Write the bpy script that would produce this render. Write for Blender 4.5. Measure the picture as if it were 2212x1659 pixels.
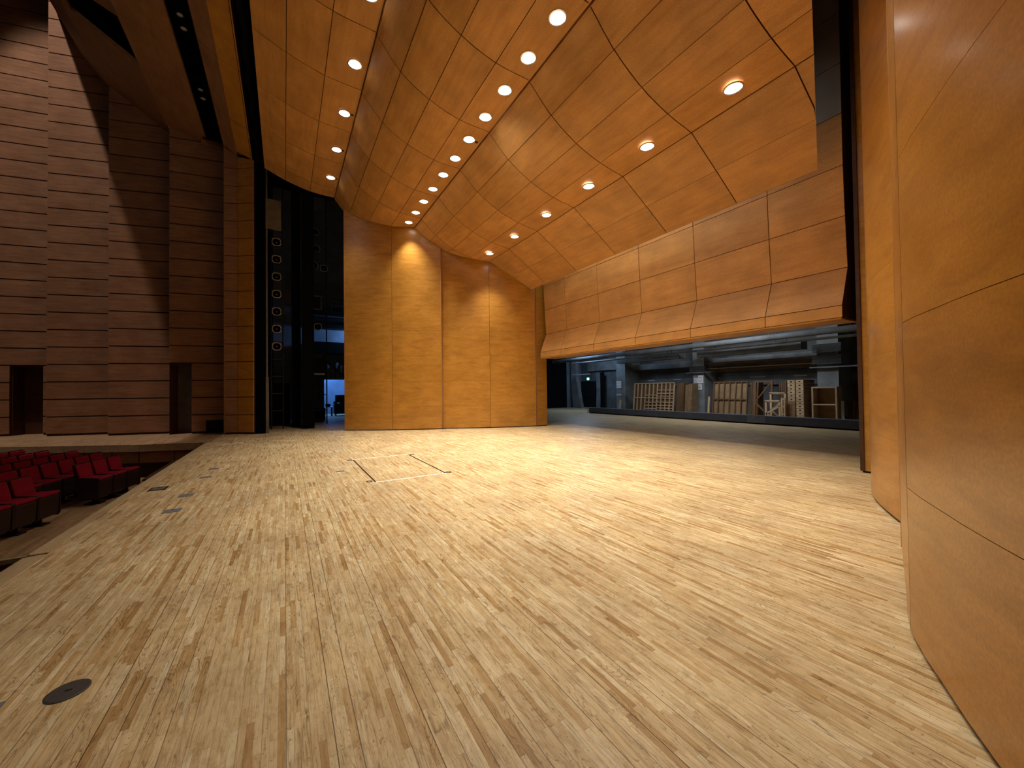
import bpy, bmesh, math, random
from mathutils import Vector, Matrix

# ------------------------------------------------------------------ basics
K = 1.2                      # survey units -> metres
random.seed(7)
scn = bpy.context.scene
COL = scn.collection
for o in list(bpy.data.objects):
    bpy.data.objects.remove(o)

# ------------------------------------------------------------------ camera
def cam_matrix(yaw, pitch, roll):
    cy, sy, cp, sp = math.cos(yaw), math.sin(yaw), math.cos(pitch), math.sin(pitch)
    f = Vector((sy * cp, cy * cp, sp)); r = Vector((cy, -sy, 0)); u = r.cross(f)
    cr, sr = math.cos(roll), math.sin(roll)
    r2 = r * cr + u * sr; u2 = u * cr - r * sr
    m = Matrix((r2, u2, -f)).transposed().to_4x4()
    return m
cd = bpy.data.cameras.new('camera')
cd.sensor_width = 36; cd.lens = 36 * 825.8 / 2212; cd.clip_start = 0.05; cd.clip_end = 200
cam = bpy.data.objects.new('camera', cd); COL.objects.link(cam)
cam.matrix_world = Matrix.Translation((0, 0, 1.4 * K)) @ cam_matrix(math.radians(30.751), math.radians(0.8707), math.radians(-0.7186))
scn.camera = cam

# ------------------------------------------------------------------ world, exposure
w = bpy.data.worlds.new('world'); scn.world = w; w.use_nodes = True
w.node_tree.nodes['Background'].inputs[0].default_value = (0.5, 0.6, 0.8, 1)
w.node_tree.nodes['Background'].inputs[1].default_value = 0.0
scn.view_settings.view_transform = 'Standard'
scn.view_settings.look = 'None'
scn.view_settings.gamma = 1.0
scn.view_settings.use_curve_mapping = False
scn.view_settings.exposure = 0.0
scn.cycles.max_bounces = 10
scn.cycles.diffuse_bounces = 6

# ------------------------------------------------------------------ large lights of the house
def area(name, loc, target, size, power, col, spread=180, size_y=None):
    l = bpy.data.lights.new(name, 'AREA'); l.energy = power; l.color = col
    l.shape = 'RECTANGLE'; l.size = size * K; l.size_y = (size_y or size) * K; l.spread = math.radians(spread)
    o = bpy.data.objects.new(name, l); COL.objects.link(o)
    o.location = Vector(loc) * K
    o.rotation_euler = (Vector(target) - Vector(loc)).to_track_quat('-Z', 'Y').to_euler()
    return o
def spot(name, loc, target, power, col, ang, blend=0.5, rad=0.05):
    l = bpy.data.lights.new(name, 'SPOT'); l.energy = power; l.color = col
    l.spot_size = math.radians(ang); l.spot_blend = blend; l.shadow_soft_size = rad
    o = bpy.data.objects.new(name, l); COL.objects.link(o)
    o.location = Vector(loc) * K
    o.rotation_euler = (Vector(target) - Vector(loc)).to_track_quat('-Z', 'Y').to_euler()
    return o
# house light high behind the ceiling edge, washing down the hall side wall
spot('house_wall_light', (-10.0, 14.5, 26.0), (-6.0, 19.5, 4.0), 14500, (1.0, 0.86, 0.78), 29, 0.25, 0.22)
# dim house lights far out over the seats
area('house_dim_light', (-10.5, 8.0, 12.0), (-6.0, 13.5, 0.0), 3.0, 60, (1.0, 0.86, 0.76))
# cool work lights over the scenery dock and the wing
area('dock_work_light', (16.6, 19.0, 4.6), (17.5, 18.5, 0), 1.2, 170, (0.42, 0.66, 1.0))
area('dock_work_light', (15.2, 9.0, 4.8), (17.6, 9.0, 0), 1.6, 330, (0.86, 0.93, 1.0))
area('dock_work_light', (14.0, 12.5, 4.8), (18.5, 12.5, 0.8), 1.6, 150, (0.86, 0.93, 1.0))
area('corridor_light', (2.6, 25.6, 3.2), (2.6, 26.9, 0.8), 1.6, 270, (0.13, 0.37, 1.0))
area('gallery_light', (4.2, 22.1, 4.6), (2.3, 23.0, 4.5), 0.5, 55, (0.22, 0.48, 1.0), 130)
area('fly_work_light', (5.8, 7.3, 8.9), (8.43, 7.3, 4.9), 0.5, 330, (0.98, 0.97, 0.94), 120, 9.5)

# ------------------------------------------------------------------ mesh builder
class MB:
    def __init__(s): s.v = []; s.f = []
    def face(s, pts):
        i = len(s.v); s.v += [tuple(p) for p in pts]; s.f.append(list(range(i, i + len(pts))))
    def hexa(s, p):
        i = len(s.v); s.v += [tuple(q) for q in p]
        for q in ((0, 3, 2, 1), (4, 5, 6, 7), (0, 1, 5, 4), (1, 2, 6, 5), (2, 3, 7, 6), (3, 0, 4, 7)):
            s.f.append([i + k for k in q])
    def box(s, x0, y0, z0, x1, y1, z1):
        s.hexa([(x0, y0, z0), (x1, y0, z0), (x1, y1, z0), (x0, y1, z0), (x0, y0, z1), (x1, y0, z1), (x1, y1, z1), (x0, y1, z1)])
    def bar(s, a, b, w, h, up=(0, 0, 1)):
        a = Vector(a); b = Vector(b); d = (b - a).normalized(); u = Vector(up)
        if abs(d.dot(u)) > 0.98: u = Vector((1, 0, 0))
        r = d.cross(u).normalized(); u = r.cross(d).normalized()
        r *= w / 2; u *= h / 2
        s.hexa([a - r - u, a + r - u, a + r + u, a - r + u, b - r - u, b + r - u, b + r + u, b - r + u])
    def prism(s, poly, z0, z1):
        n = len(poly); i = len(s.v)
        z0 = z0 if callable(z0) else (lambda x, y, z=z0: z); z1 = z1 if callable(z1) else (lambda x, y, z=z1: z)
        s.v += [(x, y, z0(x, y)) for x, y in poly] + [(x, y, z1(x, y)) for x, y in poly]
        s.f.append([i + k for k in range(n)][::-1]); s.f.append([i + n + k for k in range(n)])
        for k in range(n):
            l = (k + 1) % n; s.f.append([i + k, i + l, i + n + l, i + n + k])
    def sweep(s, poly, vec):
        n = len(poly); i = len(s.v); vec = Vector(vec)
        s.v += [tuple(p) for p in poly] + [tuple(Vector(p) + vec) for p in poly]
        s.f.append([i + k for k in range(n)][::-1]); s.f.append([i + n + k for k in range(n)])
        for k in range(n):
            l = (k + 1) % n; s.f.append([i + k, i + l, i + n + l, i + n + k])
    def sheet(s, a, b):
        """closed slab between two matching point rows grids a[i][j], b[i][j]"""
        m, n = len(a), len(a[0]); i0 = len(s.v)
        for g in (a, b):
            for row in g: s.v += [tuple(p) for p in row]
        A = lambda i, j: i0 + i * n + j
        B = lambda i, j: i0 + m * n + i * n + j
        for i in range(m - 1):
            for j in range(n - 1):
                s.f.append([A(i, j), A(i, j + 1), A(i + 1, j + 1), A(i + 1, j)])
                s.f.append([B(i, j), B(i + 1, j), B(i + 1, j + 1), B(i, j + 1)])
        for i in range(m - 1):
            s.f.append([A(i, 0), A(i + 1, 0), B(i + 1, 0), B(i, 0)])
            s.f.append([A(i, n - 1), B(i, n - 1), B(i + 1, n - 1), A(i + 1, n - 1)])
        for j in range(n - 1):
            s.f.append([A(0, j), B(0, j), B(0, j + 1), A(0, j + 1)])
            s.f.append([A(m - 1, j), A(m - 1, j + 1), B(m - 1, j + 1), B(m - 1, j)])
    def tube(s, a, b, r, n=10, r2=None):
        a = Vector(a); b = Vector(b); d = (b - a).normalized()
        u = Vector((0, 0, 1)) if abs(d.z) < 0.9 else Vector((1, 0, 0))
        p = d.cross(u).normalized(); q = d.cross(p); r2 = r if r2 is None else r2; i = len(s.v)
        for c, rr in ((a, r), (b, r2)):
            for k in range(n):
                t = 2 * math.pi * k / n; s.v.append(tuple(c + (p * math.cos(t) + q * math.sin(t)) * rr))
        for k in range(n):
            l = (k + 1) % n; s.f.append([i + k, i + l, i + n + l, i + n + k])
        s.f.append([i + k for k in range(n)][::-1]); s.f.append([i + n + k for k in range(n)])
    def lathe(s, prof, o=(0, 0, 0), axis='Z', n=24, closed=False):
        i = len(s.v); o = Vector(o); m = len(prof)
        for r, h in prof:
            for k in range(n):
                t = 2 * math.pi * k / n; c, sn = math.cos(t) * r, math.sin(t) * r
                p = {'Z': (c, sn, h), 'Y': (c, h, sn), 'X': (h, c, sn)}[axis]
                s.v.append(tuple(o + Vector(p)))
        for j in range(m if closed else m - 1):
            j2 = (j + 1) % m
            for k in range(n):
                l = (k + 1) % n; s.f.append([i + j * n + k, i + j * n + l, i + j2 * n + l, i + j2 * n + k])
        if not closed:
            s.f.append([i + k for k in range(n)][::-1]); s.f.append([i + (m - 1) * n + k for k in range(n)])
    def build(s, name, mat, parent=None, smooth=False, bevel=0.0):
        off = Vector((0, 0, 0)); p = parent
        while p is not None: off += p.location; p = p.parent
        me = bpy.data.meshes.new(name)
        me.from_pydata([tuple(Vector(v) * K - off) for v in s.v], [], s.f)
        bm = bmesh.new(); bm.from_mesh(me)
        if bevel: bmesh.ops.remove_doubles(bm, verts=bm.verts, dist=1e-5)
        bmesh.ops.recalc_face_normals(bm, faces=bm.faces)
        if bevel:
            ed = [e for e in bm.edges if len(e.link_faces) == 2 and e.calc_face_angle(0) > 0.6]
            bmesh.ops.bevel(bm, geom=ed, offset=bevel * K, segments=2, profile=0.5, affect='EDGES')
        for f in bm.faces: f.smooth = smooth
        bm.to_mesh(me); bm.free()
        if smooth:
            try: me.set_sharp_from_angle(angle=0.6)
            except Exception: pass
        me.materials.append(mat)
        o = bpy.data.objects.new(name, me); COL.objects.link(o)
        if parent is not None: o.parent = parent
        return o

def tag(o, label=None, cat=None, group=None, kind=None):
    if label: o['label'] = label
    if cat: o['category'] = cat
    if group: o['group'] = group
    if kind: o['kind'] = kind
    return o
def thing(name, loc, label, cat, group=None):
    o = bpy.data.objects.new(name, None); COL.objects.link(o)
    o.empty_display_size = 0.2
    o.location = Vector(loc) * K
    return tag(o, label, cat, group)
def struct(o): o['kind'] = 'structure'; return o
def dup(root, loc, rotz=0.0, label=None, drop=()):
    def cp(o, par):
        c = o.copy(); COL.objects.link(c); c.parent = par
        for ch in o.children:
            if ch.name.split('.')[0] not in drop: cp(ch, c)
        return c
    r = cp(root, None); r.location = Vector(loc) * K; r.rotation_euler = (0, 0, rotz)
    if label: r['label'] = label
    return r

# ------------------------------------------------------------------ materials
def base_mat(name):
    m = bpy.data.materials.new(name); m.use_nodes = True
    nt = m.node_tree; b = nt.nodes['Principled BSDF']
    return m, nt, b
def nd(nt, t, **kw):
    n = nt.nodes.new(t)
    for k, v in kw.items():
        if k in n.inputs.keys() if isinstance(k, str) else False: n.inputs[k].default_value = v
        else: setattr(n, k, v)
    return n
def ramp(nt, stops):
    r = nt.nodes.new('ShaderNodeValToRGB'); e = r.color_ramp.elements
    while len(e) < len(stops): e.new(0.5)
    for x, (p, c) in zip(e, stops): x.position = p; x.color = (*c, 1)
    return r
def math_n(nt, op, a, b=None, c=None):
    n = nt.nodes.new('ShaderNodeMath'); n.operation = op
    for i, q in enumerate((a, b, c)):
        if q is None: continue
        if isinstance(q, (int, float)): n.inputs[i].default_value = q
        else: nt.links.new(q, n.inputs[i])
    return n.outputs[0]
def mixc(nt, mode, fac, a, b):
    n = nt.nodes.new('ShaderNodeMix'); n.data_type = 'RGBA'; n.blend_type = mode
    for s, q in ((n.inputs[0], fac), (n.inputs[6], a), (n.inputs[7], b)):
        if isinstance(q, (int, float)): s.default_value = q
        elif isinstance(q, tuple): s.default_value = (*q, 1) if len(q) == 3 else q
        else: nt.links.new(q, s)
    return n.outputs[2]
def plain(name, col, rough=0.6, metal=0.0, noise=0.12, scale=6.0, spec=0.5):
    m, nt, b = base_mat(name)
    tc = nd(nt, 'ShaderNodeTexCoord'); no = nd(nt, 'ShaderNodeTexNoise'); no.inputs['Scale'].default_value = scale; no.inputs['Detail'].default_value = 5
    nt.links.new(tc.outputs['Object'], no.inputs['Vector'])
    r = ramp(nt, [(0.3, tuple(c * (1 - noise) for c in col)), (0.7, tuple(min(1, c * (1 + noise)) for c in col))])
    nt.links.new(no.outputs['Fac'], r.inputs[0]); nt.links.new(r.outputs[0], b.inputs['Base Color'])
    b.inputs['Roughness'].default_value = rough; b.inputs['Metallic'].default_value = metal
    b.inputs['Specular IOR Level'].default_value = spec
    return m
def wood(name, dark, mid, light, stretch, rough=0.4, spec=0.5, blotch=0.22, vary=0.16, coat=0.0):
    """veneer: grain runs along the axis with the smallest stretch"""
    m, nt, b = base_mat(name); L = nt.links
    tc = nd(nt, 'ShaderNodeTexCoord'); oi = nd(nt, 'ShaderNodeObjectInfo')
    off = nd(nt, 'ShaderNodeVectorMath', operation='MULTIPLY_ADD')
    cmb = nd(nt, 'ShaderNodeCombineXYZ')
    for i in range(3): L.new(oi.outputs['Random'], cmb.inputs[i])
    L.new(cmb.outputs[0], off.inputs[0]); off.inputs[1].default_value = (37, 53, 29); L.new(tc.outputs['Object'], off.inputs[2])
    mp = nd(nt, 'ShaderNodeMapping'); mp.inputs['Scale'].default_value = stretch; L.new(off.outputs[0], mp.inputs['Vector'])
    n1 = nd(nt, 'ShaderNodeTexNoise'); n1.inputs['Scale'].default_value = 1.0; n1.inputs['Detail'].default_value = 8; n1.inputs['Roughness'].default_value = 0.65; n1.inputs['Distortion'].default_value = 0.6
    L.new(mp.outputs[0], n1.inputs['Vector'])
    r = ramp(nt, [(0.28, dark), (0.52, mid), (0.78, light)]); L.new(n1.outputs['Fac'], r.inputs[0])
    n2 = nd(nt, 'ShaderNodeTexNoise'); n2.inputs['Scale'].default_value = 1.3; n2.inputs['Detail'].default_value = 4; L.new(off.outputs[0], n2.inputs['Vector'])
    r2 = ramp(nt, [(0.3, (1 - blotch,) * 3), (0.7, (1 + blotch * 0.4,) * 3)]); L.new(n2.outputs['Fac'], r2.inputs[0])
    c = mixc(nt, 'MULTIPLY', 1.0, r.outputs[0], r2.outputs[0])
    n3 = nd(nt, 'ShaderNodeTexNoise'); n3.inputs['Scale'].default_value = 55; n3.inputs['Detail'].default_value = 3; L.new(off.outputs[0], n3.inputs['Vector'])
    r3 = ramp(nt, [(0.35, (0.86,) * 3), (0.65, (1.06,) * 3)]); L.new(n3.outputs['Fac'], r3.inputs[0])
    c = mixc(nt, 'MULTIPLY', 1.0, c, r3.outputs[0])
    v = math_n(nt, 'MULTIPLY_ADD', oi.outputs['Random'], vary, 1.0 - vary / 2)
    cv = nd(nt, 'ShaderNodeCombineXYZ')
    for i in range(3): L.new(v, cv.inputs[i])
    c = mixc(nt, 'MULTIPLY', 1.0, c, cv.outputs[0])
    L.new(c, b.inputs['Base Color'])
    rr = math_n(nt, 'MULTIPLY_ADD', n2.outputs['Fac'], 0.18, rough - 0.09); L.new(rr, b.inputs['Roughness'])
    b.inputs['Specular IOR Level'].default_value = spec
    b.inputs['Coat Weight'].default_value = coat; b.inputs['Coat Roughness'].default_value = 0.2
    bp = nd(nt, 'ShaderNodeBump'); bp.inputs['Strength'].default_value = 0.06; bp.inputs['Distance'].default_value = 0.01
    L.new(n1.outputs['Fac'], bp.inputs['Height']); L.new(bp.outputs[0], b.inputs['Normal'])
    return m
def boards(name, pal, wid=0.034, length=0.42, gapcol=(0.06, 0.032, 0.013), plank=3, rough=0.42, wear=0.35):
    """strip flooring running along Y"""
    m, nt, b = base_mat(name); L = nt.links
    tc = nd(nt, 'ShaderNodeTexCoord'); sp = nd(nt, 'ShaderNodeSeparateXYZ'); L.new(tc.outputs['Object'], sp.inputs[0])
    X, Y = sp.outputs[0], sp.outputs[1]
    xs = math_n(nt, 'DIVIDE', X, wid); xi = math_n(nt, 'FLOOR', xs); xf = math_n(nt, 'FRACT', xs)
    w1 = nd(nt, 'ShaderNodeTexWhiteNoise', noise_dimensions='1D'); L.new(xi, w1.inputs['W'])
    ys = math_n(nt, 'MULTIPLY_ADD', w1.outputs['Value'], 9.7, math_n(nt, 'DIVIDE', Y, length)); yi = math_n(nt, 'FLOOR', ys); yf = math_n(nt, 'FRACT', ys)
    cv = nd(nt, 'ShaderNodeCombineXYZ'); L.new(xi, cv.inputs[0]); L.new(yi, cv.inputs[1])
    w2 = nd(nt, 'ShaderNodeTexWhiteNoise', noise_dimensions='2D'); L.new(cv.outputs[0], w2.inputs['Vector'])
    r = ramp(nt, pal); L.new(w2.outputs['Value'], r.inputs[0])
    # per-strip grain offset
    go = nd(nt, 'ShaderNodeVectorMath', operation='MULTIPLY_ADD'); L.new(w2.outputs['Color'], go.inputs[0]); go.inputs[1].default_value = (40, 40, 40)
    mp = nd(nt, 'ShaderNodeMapping'); mp.inputs['Scale'].default_value = (60, 4.0, 1); L.new(tc.outputs['Object'], mp.inputs['Vector']); L.new(mp.outputs[0], go.inputs[2])
    n1 = nd(nt, 'ShaderNodeTexNoise'); n1.inputs['Scale'].default_value = 1.0; n1.inputs['Detail'].default_value = 6; n1.inputs['Roughness'].default_value = 0.7; n1.inputs['Distortion'].default_value = 1.2
    L.new(go.outputs[0], n1.inputs['Vector'])
    rg = ramp(nt, [(0.32, (0.50, 0.41, 0.33)), (0.47, (0.92, 0.90, 0.87)), (0.7, (1.14, 1.14, 1.14))]); L.new(n1.outputs['Fac'], rg.inputs[0])
    c = mixc(nt, 'MULTIPLY', 0.9, mixc(nt, 'MIX', 0.10, r.outputs[0], pal[3][1] if len(pal) > 3 else pal[-1][1]), rg.outputs[0])
    # cathedral rings on some boards
    pi_ = math_n(nt, 'FLOOR', math_n(nt, 'DIVIDE', X, wid * plank)); wp = nd(nt, 'ShaderNodeTexWhiteNoise', noise_dimensions='1D'); L.new(pi_, wp.inputs['W'])
    co = nd(nt, 'ShaderNodeVectorMath', operation='MULTIPLY_ADD'); L.new(wp.outputs['Color'], co.inputs[0]); co.inputs[1].default_value = (60, 60, 60)
    mq = nd(nt, 'ShaderNodeMapping'); mq.inputs['Scale'].default_value = (11, 1.5, 1); L.new(tc.outputs['Object'], mq.inputs['Vector']); L.new(mq.outputs[0], co.inputs[2])
    nc = nd(nt, 'ShaderNodeTexNoise'); nc.inputs['Scale'].default_value = 1.0; nc.inputs['Detail'].default_value = 1.5; L.new(co.outputs[0], nc.inputs['Vector'])
    ln = math_n(nt, 'FRACT', math_n(nt, 'MULTIPLY', nc.outputs['Fac'], 26.0))
    rc = ramp(nt, [(0.0, (0.46, 0.38, 0.30)), (0.26, (1, 1, 1)), (0.95, (1, 1, 1))]); L.new(ln, rc.inputs[0])
    nm = nd(nt, 'ShaderNodeTexNoise'); nm.inputs['Scale'].default_value = 2.3; nm.inputs['Detail'].default_value = 2; L.new(co.outputs[0], nm.inputs['Vector'])
    mk = math_n(nt, 'MULTIPLY', math_n(nt, 'GREATER_THAN', wp.outputs['Value'], 0.35), math_n(nt, 'GREATER_THAN', nm.outputs['Fac'], 0.5))
    c = mixc(nt, 'MULTIPLY', math_n(nt, 'MULTIPLY', mk, 0.95), c, rc.outputs[0])
    # worn blotches and specks
    n2 = nd(nt, 'ShaderNodeTexNoise'); n2.inputs['Scale'].default_value = 1.1; n2.inputs['Detail'].default_value = 6; L.new(tc.outputs['Object'], n2.inputs['Vector'])
    rw = ramp(nt, [(0.35, (1 - wear * 0.55, 1 - wear * 0.6, 1 - wear * 0.6)), (0.62, (1.0, 1.0, 1.0))]); L.new(n2.outputs['Fac'], rw.inputs[0])
    c = mixc(nt, 'MULTIPLY', 1.0, c, rw.outputs[0])
    n4 = nd(nt, 'ShaderNodeTexNoise'); n4.inputs['Scale'].default_value = 80; n4.inputs['Detail'].default_value = 2; L.new(tc.outputs['Object'], n4.inputs['Vector'])
    rs = ramp(nt, [(0.27, (0.42, 0.32, 0.23)), (0.34, (1, 1, 1))]); L.new(n4.outputs['Fac'], rs.inputs[0])
    c = mixc(nt, 'MULTIPLY', 0.9, c, rs.outputs[0])
    n5 = nd(nt, 'ShaderNodeTexNoise'); n5.inputs['Scale'].default_value = 1.0; n5.inputs['Detail'].default_value = 6; n5.inputs['Roughness'].default_value = 0.7; n5.inputs['Distortion'].default_value = 0.8
    m5 = nd(nt, 'ShaderNodeMapping'); m5.inputs['Scale'].default_value = (13, 6, 1); L.new(tc.outputs['Object'], m5.inputs['Vector']); L.new(m5.outputs[0], n5.inputs['Vector'])
    r5 = ramp(nt, [(0.32, (0.74, 0.67, 0.58)), (0.5, (0.99, 0.99, 0.98)), (0.7, (1.12, 1.13, 1.15))]); L.new(n5.outputs['Fac'], r5.inputs[0])
    c = mixc(nt, 'MULTIPLY', 0.85, c, r5.outputs[0])
    # board seams
    ps = math_n(nt, 'FRACT', math_n(nt, 'DIVIDE', X, wid * plank)); g1 = math_n(nt, 'LESS_THAN', ps, 0.045)
    g2 = math_n(nt, 'MULTIPLY', math_n(nt, 'LESS_THAN', xf, 0.06), 0.28)
    g3 = math_n(nt, 'MULTIPLY', math_n(nt, 'LESS_THAN', yf, 0.006), 0.25)
    wb = nd(nt, 'ShaderNodeTexWhiteNoise', noise_dimensions='1D'); L.new(math_n(nt, 'FLOOR', math_n(nt, 'DIVIDE', X, wid * plank)), wb.inputs['W'])
    g1 = math_n(nt, 'MULTIPLY', g1, math_n(nt, 'MULTIPLY_ADD', wb.outputs['Value'], 0.75, 0.2))
    g = math_n(nt, 'MAXIMUM', math_n(nt, 'MAXIMUM', g1, g2), g3)
    c = mixc(nt, 'MIX', g, c, gapcol)
    L.new(c, b.inputs['Base Color'])
    L.new(math_n(nt, 'MULTIPLY_ADD', n1.outputs['Fac'], 0.2, rough - 0.08), b.inputs['Roughness'])
    b.inputs['Specular IOR Level'].default_value = 0.4
    return m
def emit(name, col, st):
    m, nt, b = base_mat(name)
    b.inputs['Base Color'].default_value = (*col, 1); b.inputs['Emission Color'].default_value = (*col, 1); b.inputs['Emission Strength'].default_value = st
    return m
M = {}
VD, VM, VL = (0.42, 0.178, 0.024), (0.55, 0.250, 0.036), (0.64, 0.310, 0.054)
CD, CM, CL = (0.53, 0.245, 0.068), (0.64, 0.315, 0.094), (0.71, 0.37, 0.12)
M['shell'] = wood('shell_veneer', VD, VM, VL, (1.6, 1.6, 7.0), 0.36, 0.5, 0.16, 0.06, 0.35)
M['canopy'] = wood('canopy_veneer', CD, CM, CL, (7.0, 0.8, 7.0), 0.56, 0.35, 0.2, 0.16)
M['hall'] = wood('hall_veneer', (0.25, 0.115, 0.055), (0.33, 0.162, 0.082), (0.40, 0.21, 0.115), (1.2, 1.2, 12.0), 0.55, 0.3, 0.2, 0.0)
M['trim'] = wood('edge_band', (0.36, 0.16, 0.05), (0.48, 0.23, 0.08), (0.56, 0.29, 0.11), (6, 6, 0.8), 0.42, 0.4, 0.1, 0.0)
M['joint'] = plain('joint_dark_red', (0.045, 0.011, 0.004), 0.9, noise=0.05)  # dark red-brown colour of the joints and their backing
M['backing'] = plain('panel_back', (0.045, 0.022, 0.012), 0.9)
M['floor'] = boards('stage_boards', [(0.0, (0.43, 0.25, 0.09)), (0.09, (0.55, 0.36, 0.155)), (0.18, (0.63, 0.46, 0.245)), (0.75, (0.70, 0.54, 0.31)), (1.0, (0.78, 0.65, 0.42))])
M['hallfloor'] = boards('hall_boards', [(0.0, (0.36, 0.22, 0.11)), (0.3, (0.46, 0.30, 0.16)), (1.0, (0.55, 0.38, 0.22))], 0.06, 0.9, wear=0.2)
M['edgeboard'] = wood('pale_edge_board', (0.40, 0.29, 0.16), (0.50, 0.37, 0.21), (0.58, 0.44, 0.27), (8, 0.8, 8), 0.5, 0.4, 0.15, 0.0)
M['greyboard'] = plain('grey_brown_board', (0.30, 0.275, 0.24), 0.7, noise=0.12, scale=2)
M['darkwood'] = wood('dark_stained_wood', (0.06, 0.022, 0.008), (0.085, 0.032, 0.012), (0.11, 0.045, 0.018), (1.2, 1.2, 10), 0.5, 0.4, 0.2, 0.0)
M['black'] = plain('black_paint', (0.010, 0.010, 0.011), 0.75, noise=0.2, spec=0.2)
M['velvet'] = plain('black_velvet', (0.006, 0.006, 0.007), 0.95, noise=0.3, spec=0.05)
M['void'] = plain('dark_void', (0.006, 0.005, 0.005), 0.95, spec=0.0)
M['steel'] = plain('grey_steel', (0.22, 0.21, 0.20), 0.45, 0.6)
M['darksteel'] = plain('dark_steel', (0.03, 0.03, 0.033), 0.5, 0.4)
M['lid'] = plain('grey_lid', (0.20, 0.20, 0.22), 0.5, 0.2, 0.1, 30)
M['disc'] = plain('dark_brown_disc', (0.050, 0.042, 0.036), 0.55, 0.0, 0.25, 60)
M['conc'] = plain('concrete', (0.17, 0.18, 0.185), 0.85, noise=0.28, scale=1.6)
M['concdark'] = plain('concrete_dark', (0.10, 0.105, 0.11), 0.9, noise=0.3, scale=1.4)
M['greypanel'] = plain('grey_board', (0.16, 0.14, 0.12), 0.7, noise=0.25, scale=3)
M['navy'] = plain('navy_cloth', (0.075, 0.085, 0.125), 0.8, noise=0.12, scale=4)
M['navylight'] = plain('navy_patch', (0.14, 0.155, 0.20), 0.8)
M['white'] = plain('white_tape', (0.80, 0.76, 0.66), 0.6, noise=0.06)
M['paper'] = plain('white_paper', (0.62, 0.63, 0.66), 0.8, noise=0.05)
M['ink'] = plain('ink', (0.08, 0.09, 0.12), 0.8)
M['pine'] = wood('raw_pine', (0.42, 0.29, 0.17), (0.54, 0.39, 0.24), (0.62, 0.47, 0.30), (5, 5, 1.2), 0.7, 0.2, 0.2, 0.2)
M['ply'] = wood('plywood', (0.20, 0.125, 0.065), (0.27, 0.17, 0.09), (0.33, 0.22, 0.12), (2, 2, 6), 0.75, 0.2, 0.25, 0.2)
M['oldwood'] = wood('old_scenery_wood', (0.10, 0.055, 0.028), (0.15, 0.085, 0.042), (0.20, 0.12, 0.06), (5, 5, 1.0), 0.8, 0.2, 0.2, 0.2)
M['red'] = plain('red_plush', (0.27, 0.010, 0.030), 0.9, noise=0.18, scale=25, spec=0.15)
M['seatwood'] = plain('dark_seat_wood', (0.028, 0.012, 0.009), 0.5, noise=0.15)
M['wing'] = plain('wing_wall_paint', (0.17, 0.19, 0.23), 0.85, noise=0.2, scale=1.2)
M['drape'] = plain('grey_drape', (0.18, 0.19, 0.20), 0.9, noise=0.2, scale=3)
M['ring'] = plain('worn_metal_rim', (0.50, 0.47, 0.43), 0.5, 0.3)
M['lens'] = plain('lamp_glass', (0.35, 0.36, 0.38), 0.15, 0.0, spec=1.0)
M['chrome'] = plain('bright_reflector', (0.75, 0.74, 0.72), 0.25, 0.9, 0.03)
M['lampglow'] = emit('lamp_glow', (1.0, 0.95, 0.86), 9.0)
M['exit'] = emit('exit_glow', (0.10, 0.85, 0.62), 2.2)
M['exitmark'] = emit('exit_mark', (0.75, 1.0, 0.92), 2.2)

# ------------------------------------------------------------------ plan curves
def arc(p0, p1, bulge, n=14):
    p0 = Vector(p0); p1 = Vector(p1); d = p1 - p0; nrm = Vector((-d.y, d.x)).normalized()
    return [tuple(p0 + d * (i / n) + nrm * bulge * (1 - (2 * i / n - 1) ** 2)) for i in range(n + 1)]
F1 = arc((1.88, 14.96), (4.91, 13.28), -0.13)
F2 = arc((5.0, 13.37), (8.19, 12.03), -0.14)
def smooth_poly(P, n=2):
    P = [Vector(p) for p in P]; out = []
    for i in range(len(P) - 1):
        p0 = P[i - 1] if i else P[0] * 2 - P[1]; p1 = P[i]; p2 = P[i + 1]; p3 = P[i + 2] if i + 2 < len(P) else p2 * 2 - p1
        for k in range(n):
            t = k / n; out.append(tuple(0.5 * ((2 * p1) + (p2 - p0) * t + (2 * p0 - 5 * p1 + 4 * p2 - p3) * t * t + (3 * p1 - p0 - 3 * p2 + p3) * t ** 3)))
    return out + [tuple(P[-1])]
N1 = smooth_poly([(1.25, -0.34), (1.7, 0.0), (2.21, 0.32), (2.54, 0.50), (2.98, 0.718), (3.45, 0.846), (3.9, 0.965), (4.46, 1.115)])
N2 = smooth_poly([(4.62, 0.84), (5.17, 1.25), (5.66, 1.53), (6.0, 1.70), (6.36, 1.85), (6.9, 2.0), (7.7, 2.17)])
def lerp_poly(poly, x):
    for (x0, y0), (x1, y1) in zip(poly, poly[1:]):
        if x0 <= x <= x1: return y0 + (y1 - y0) * (x - x0) / (x1 - x0)
    return poly[0][1] if x < poly[0][0] else poly[-1][1]
def farY(x):
    if x < 1.9: return 15.18 + (1.59 - x) * 0.0
    return lerp_poly(F1 if x < 4.92 else F2, x) - 0.03
def nearY(x): return 2.4 + 0.36 * (x - 6.52)

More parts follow.
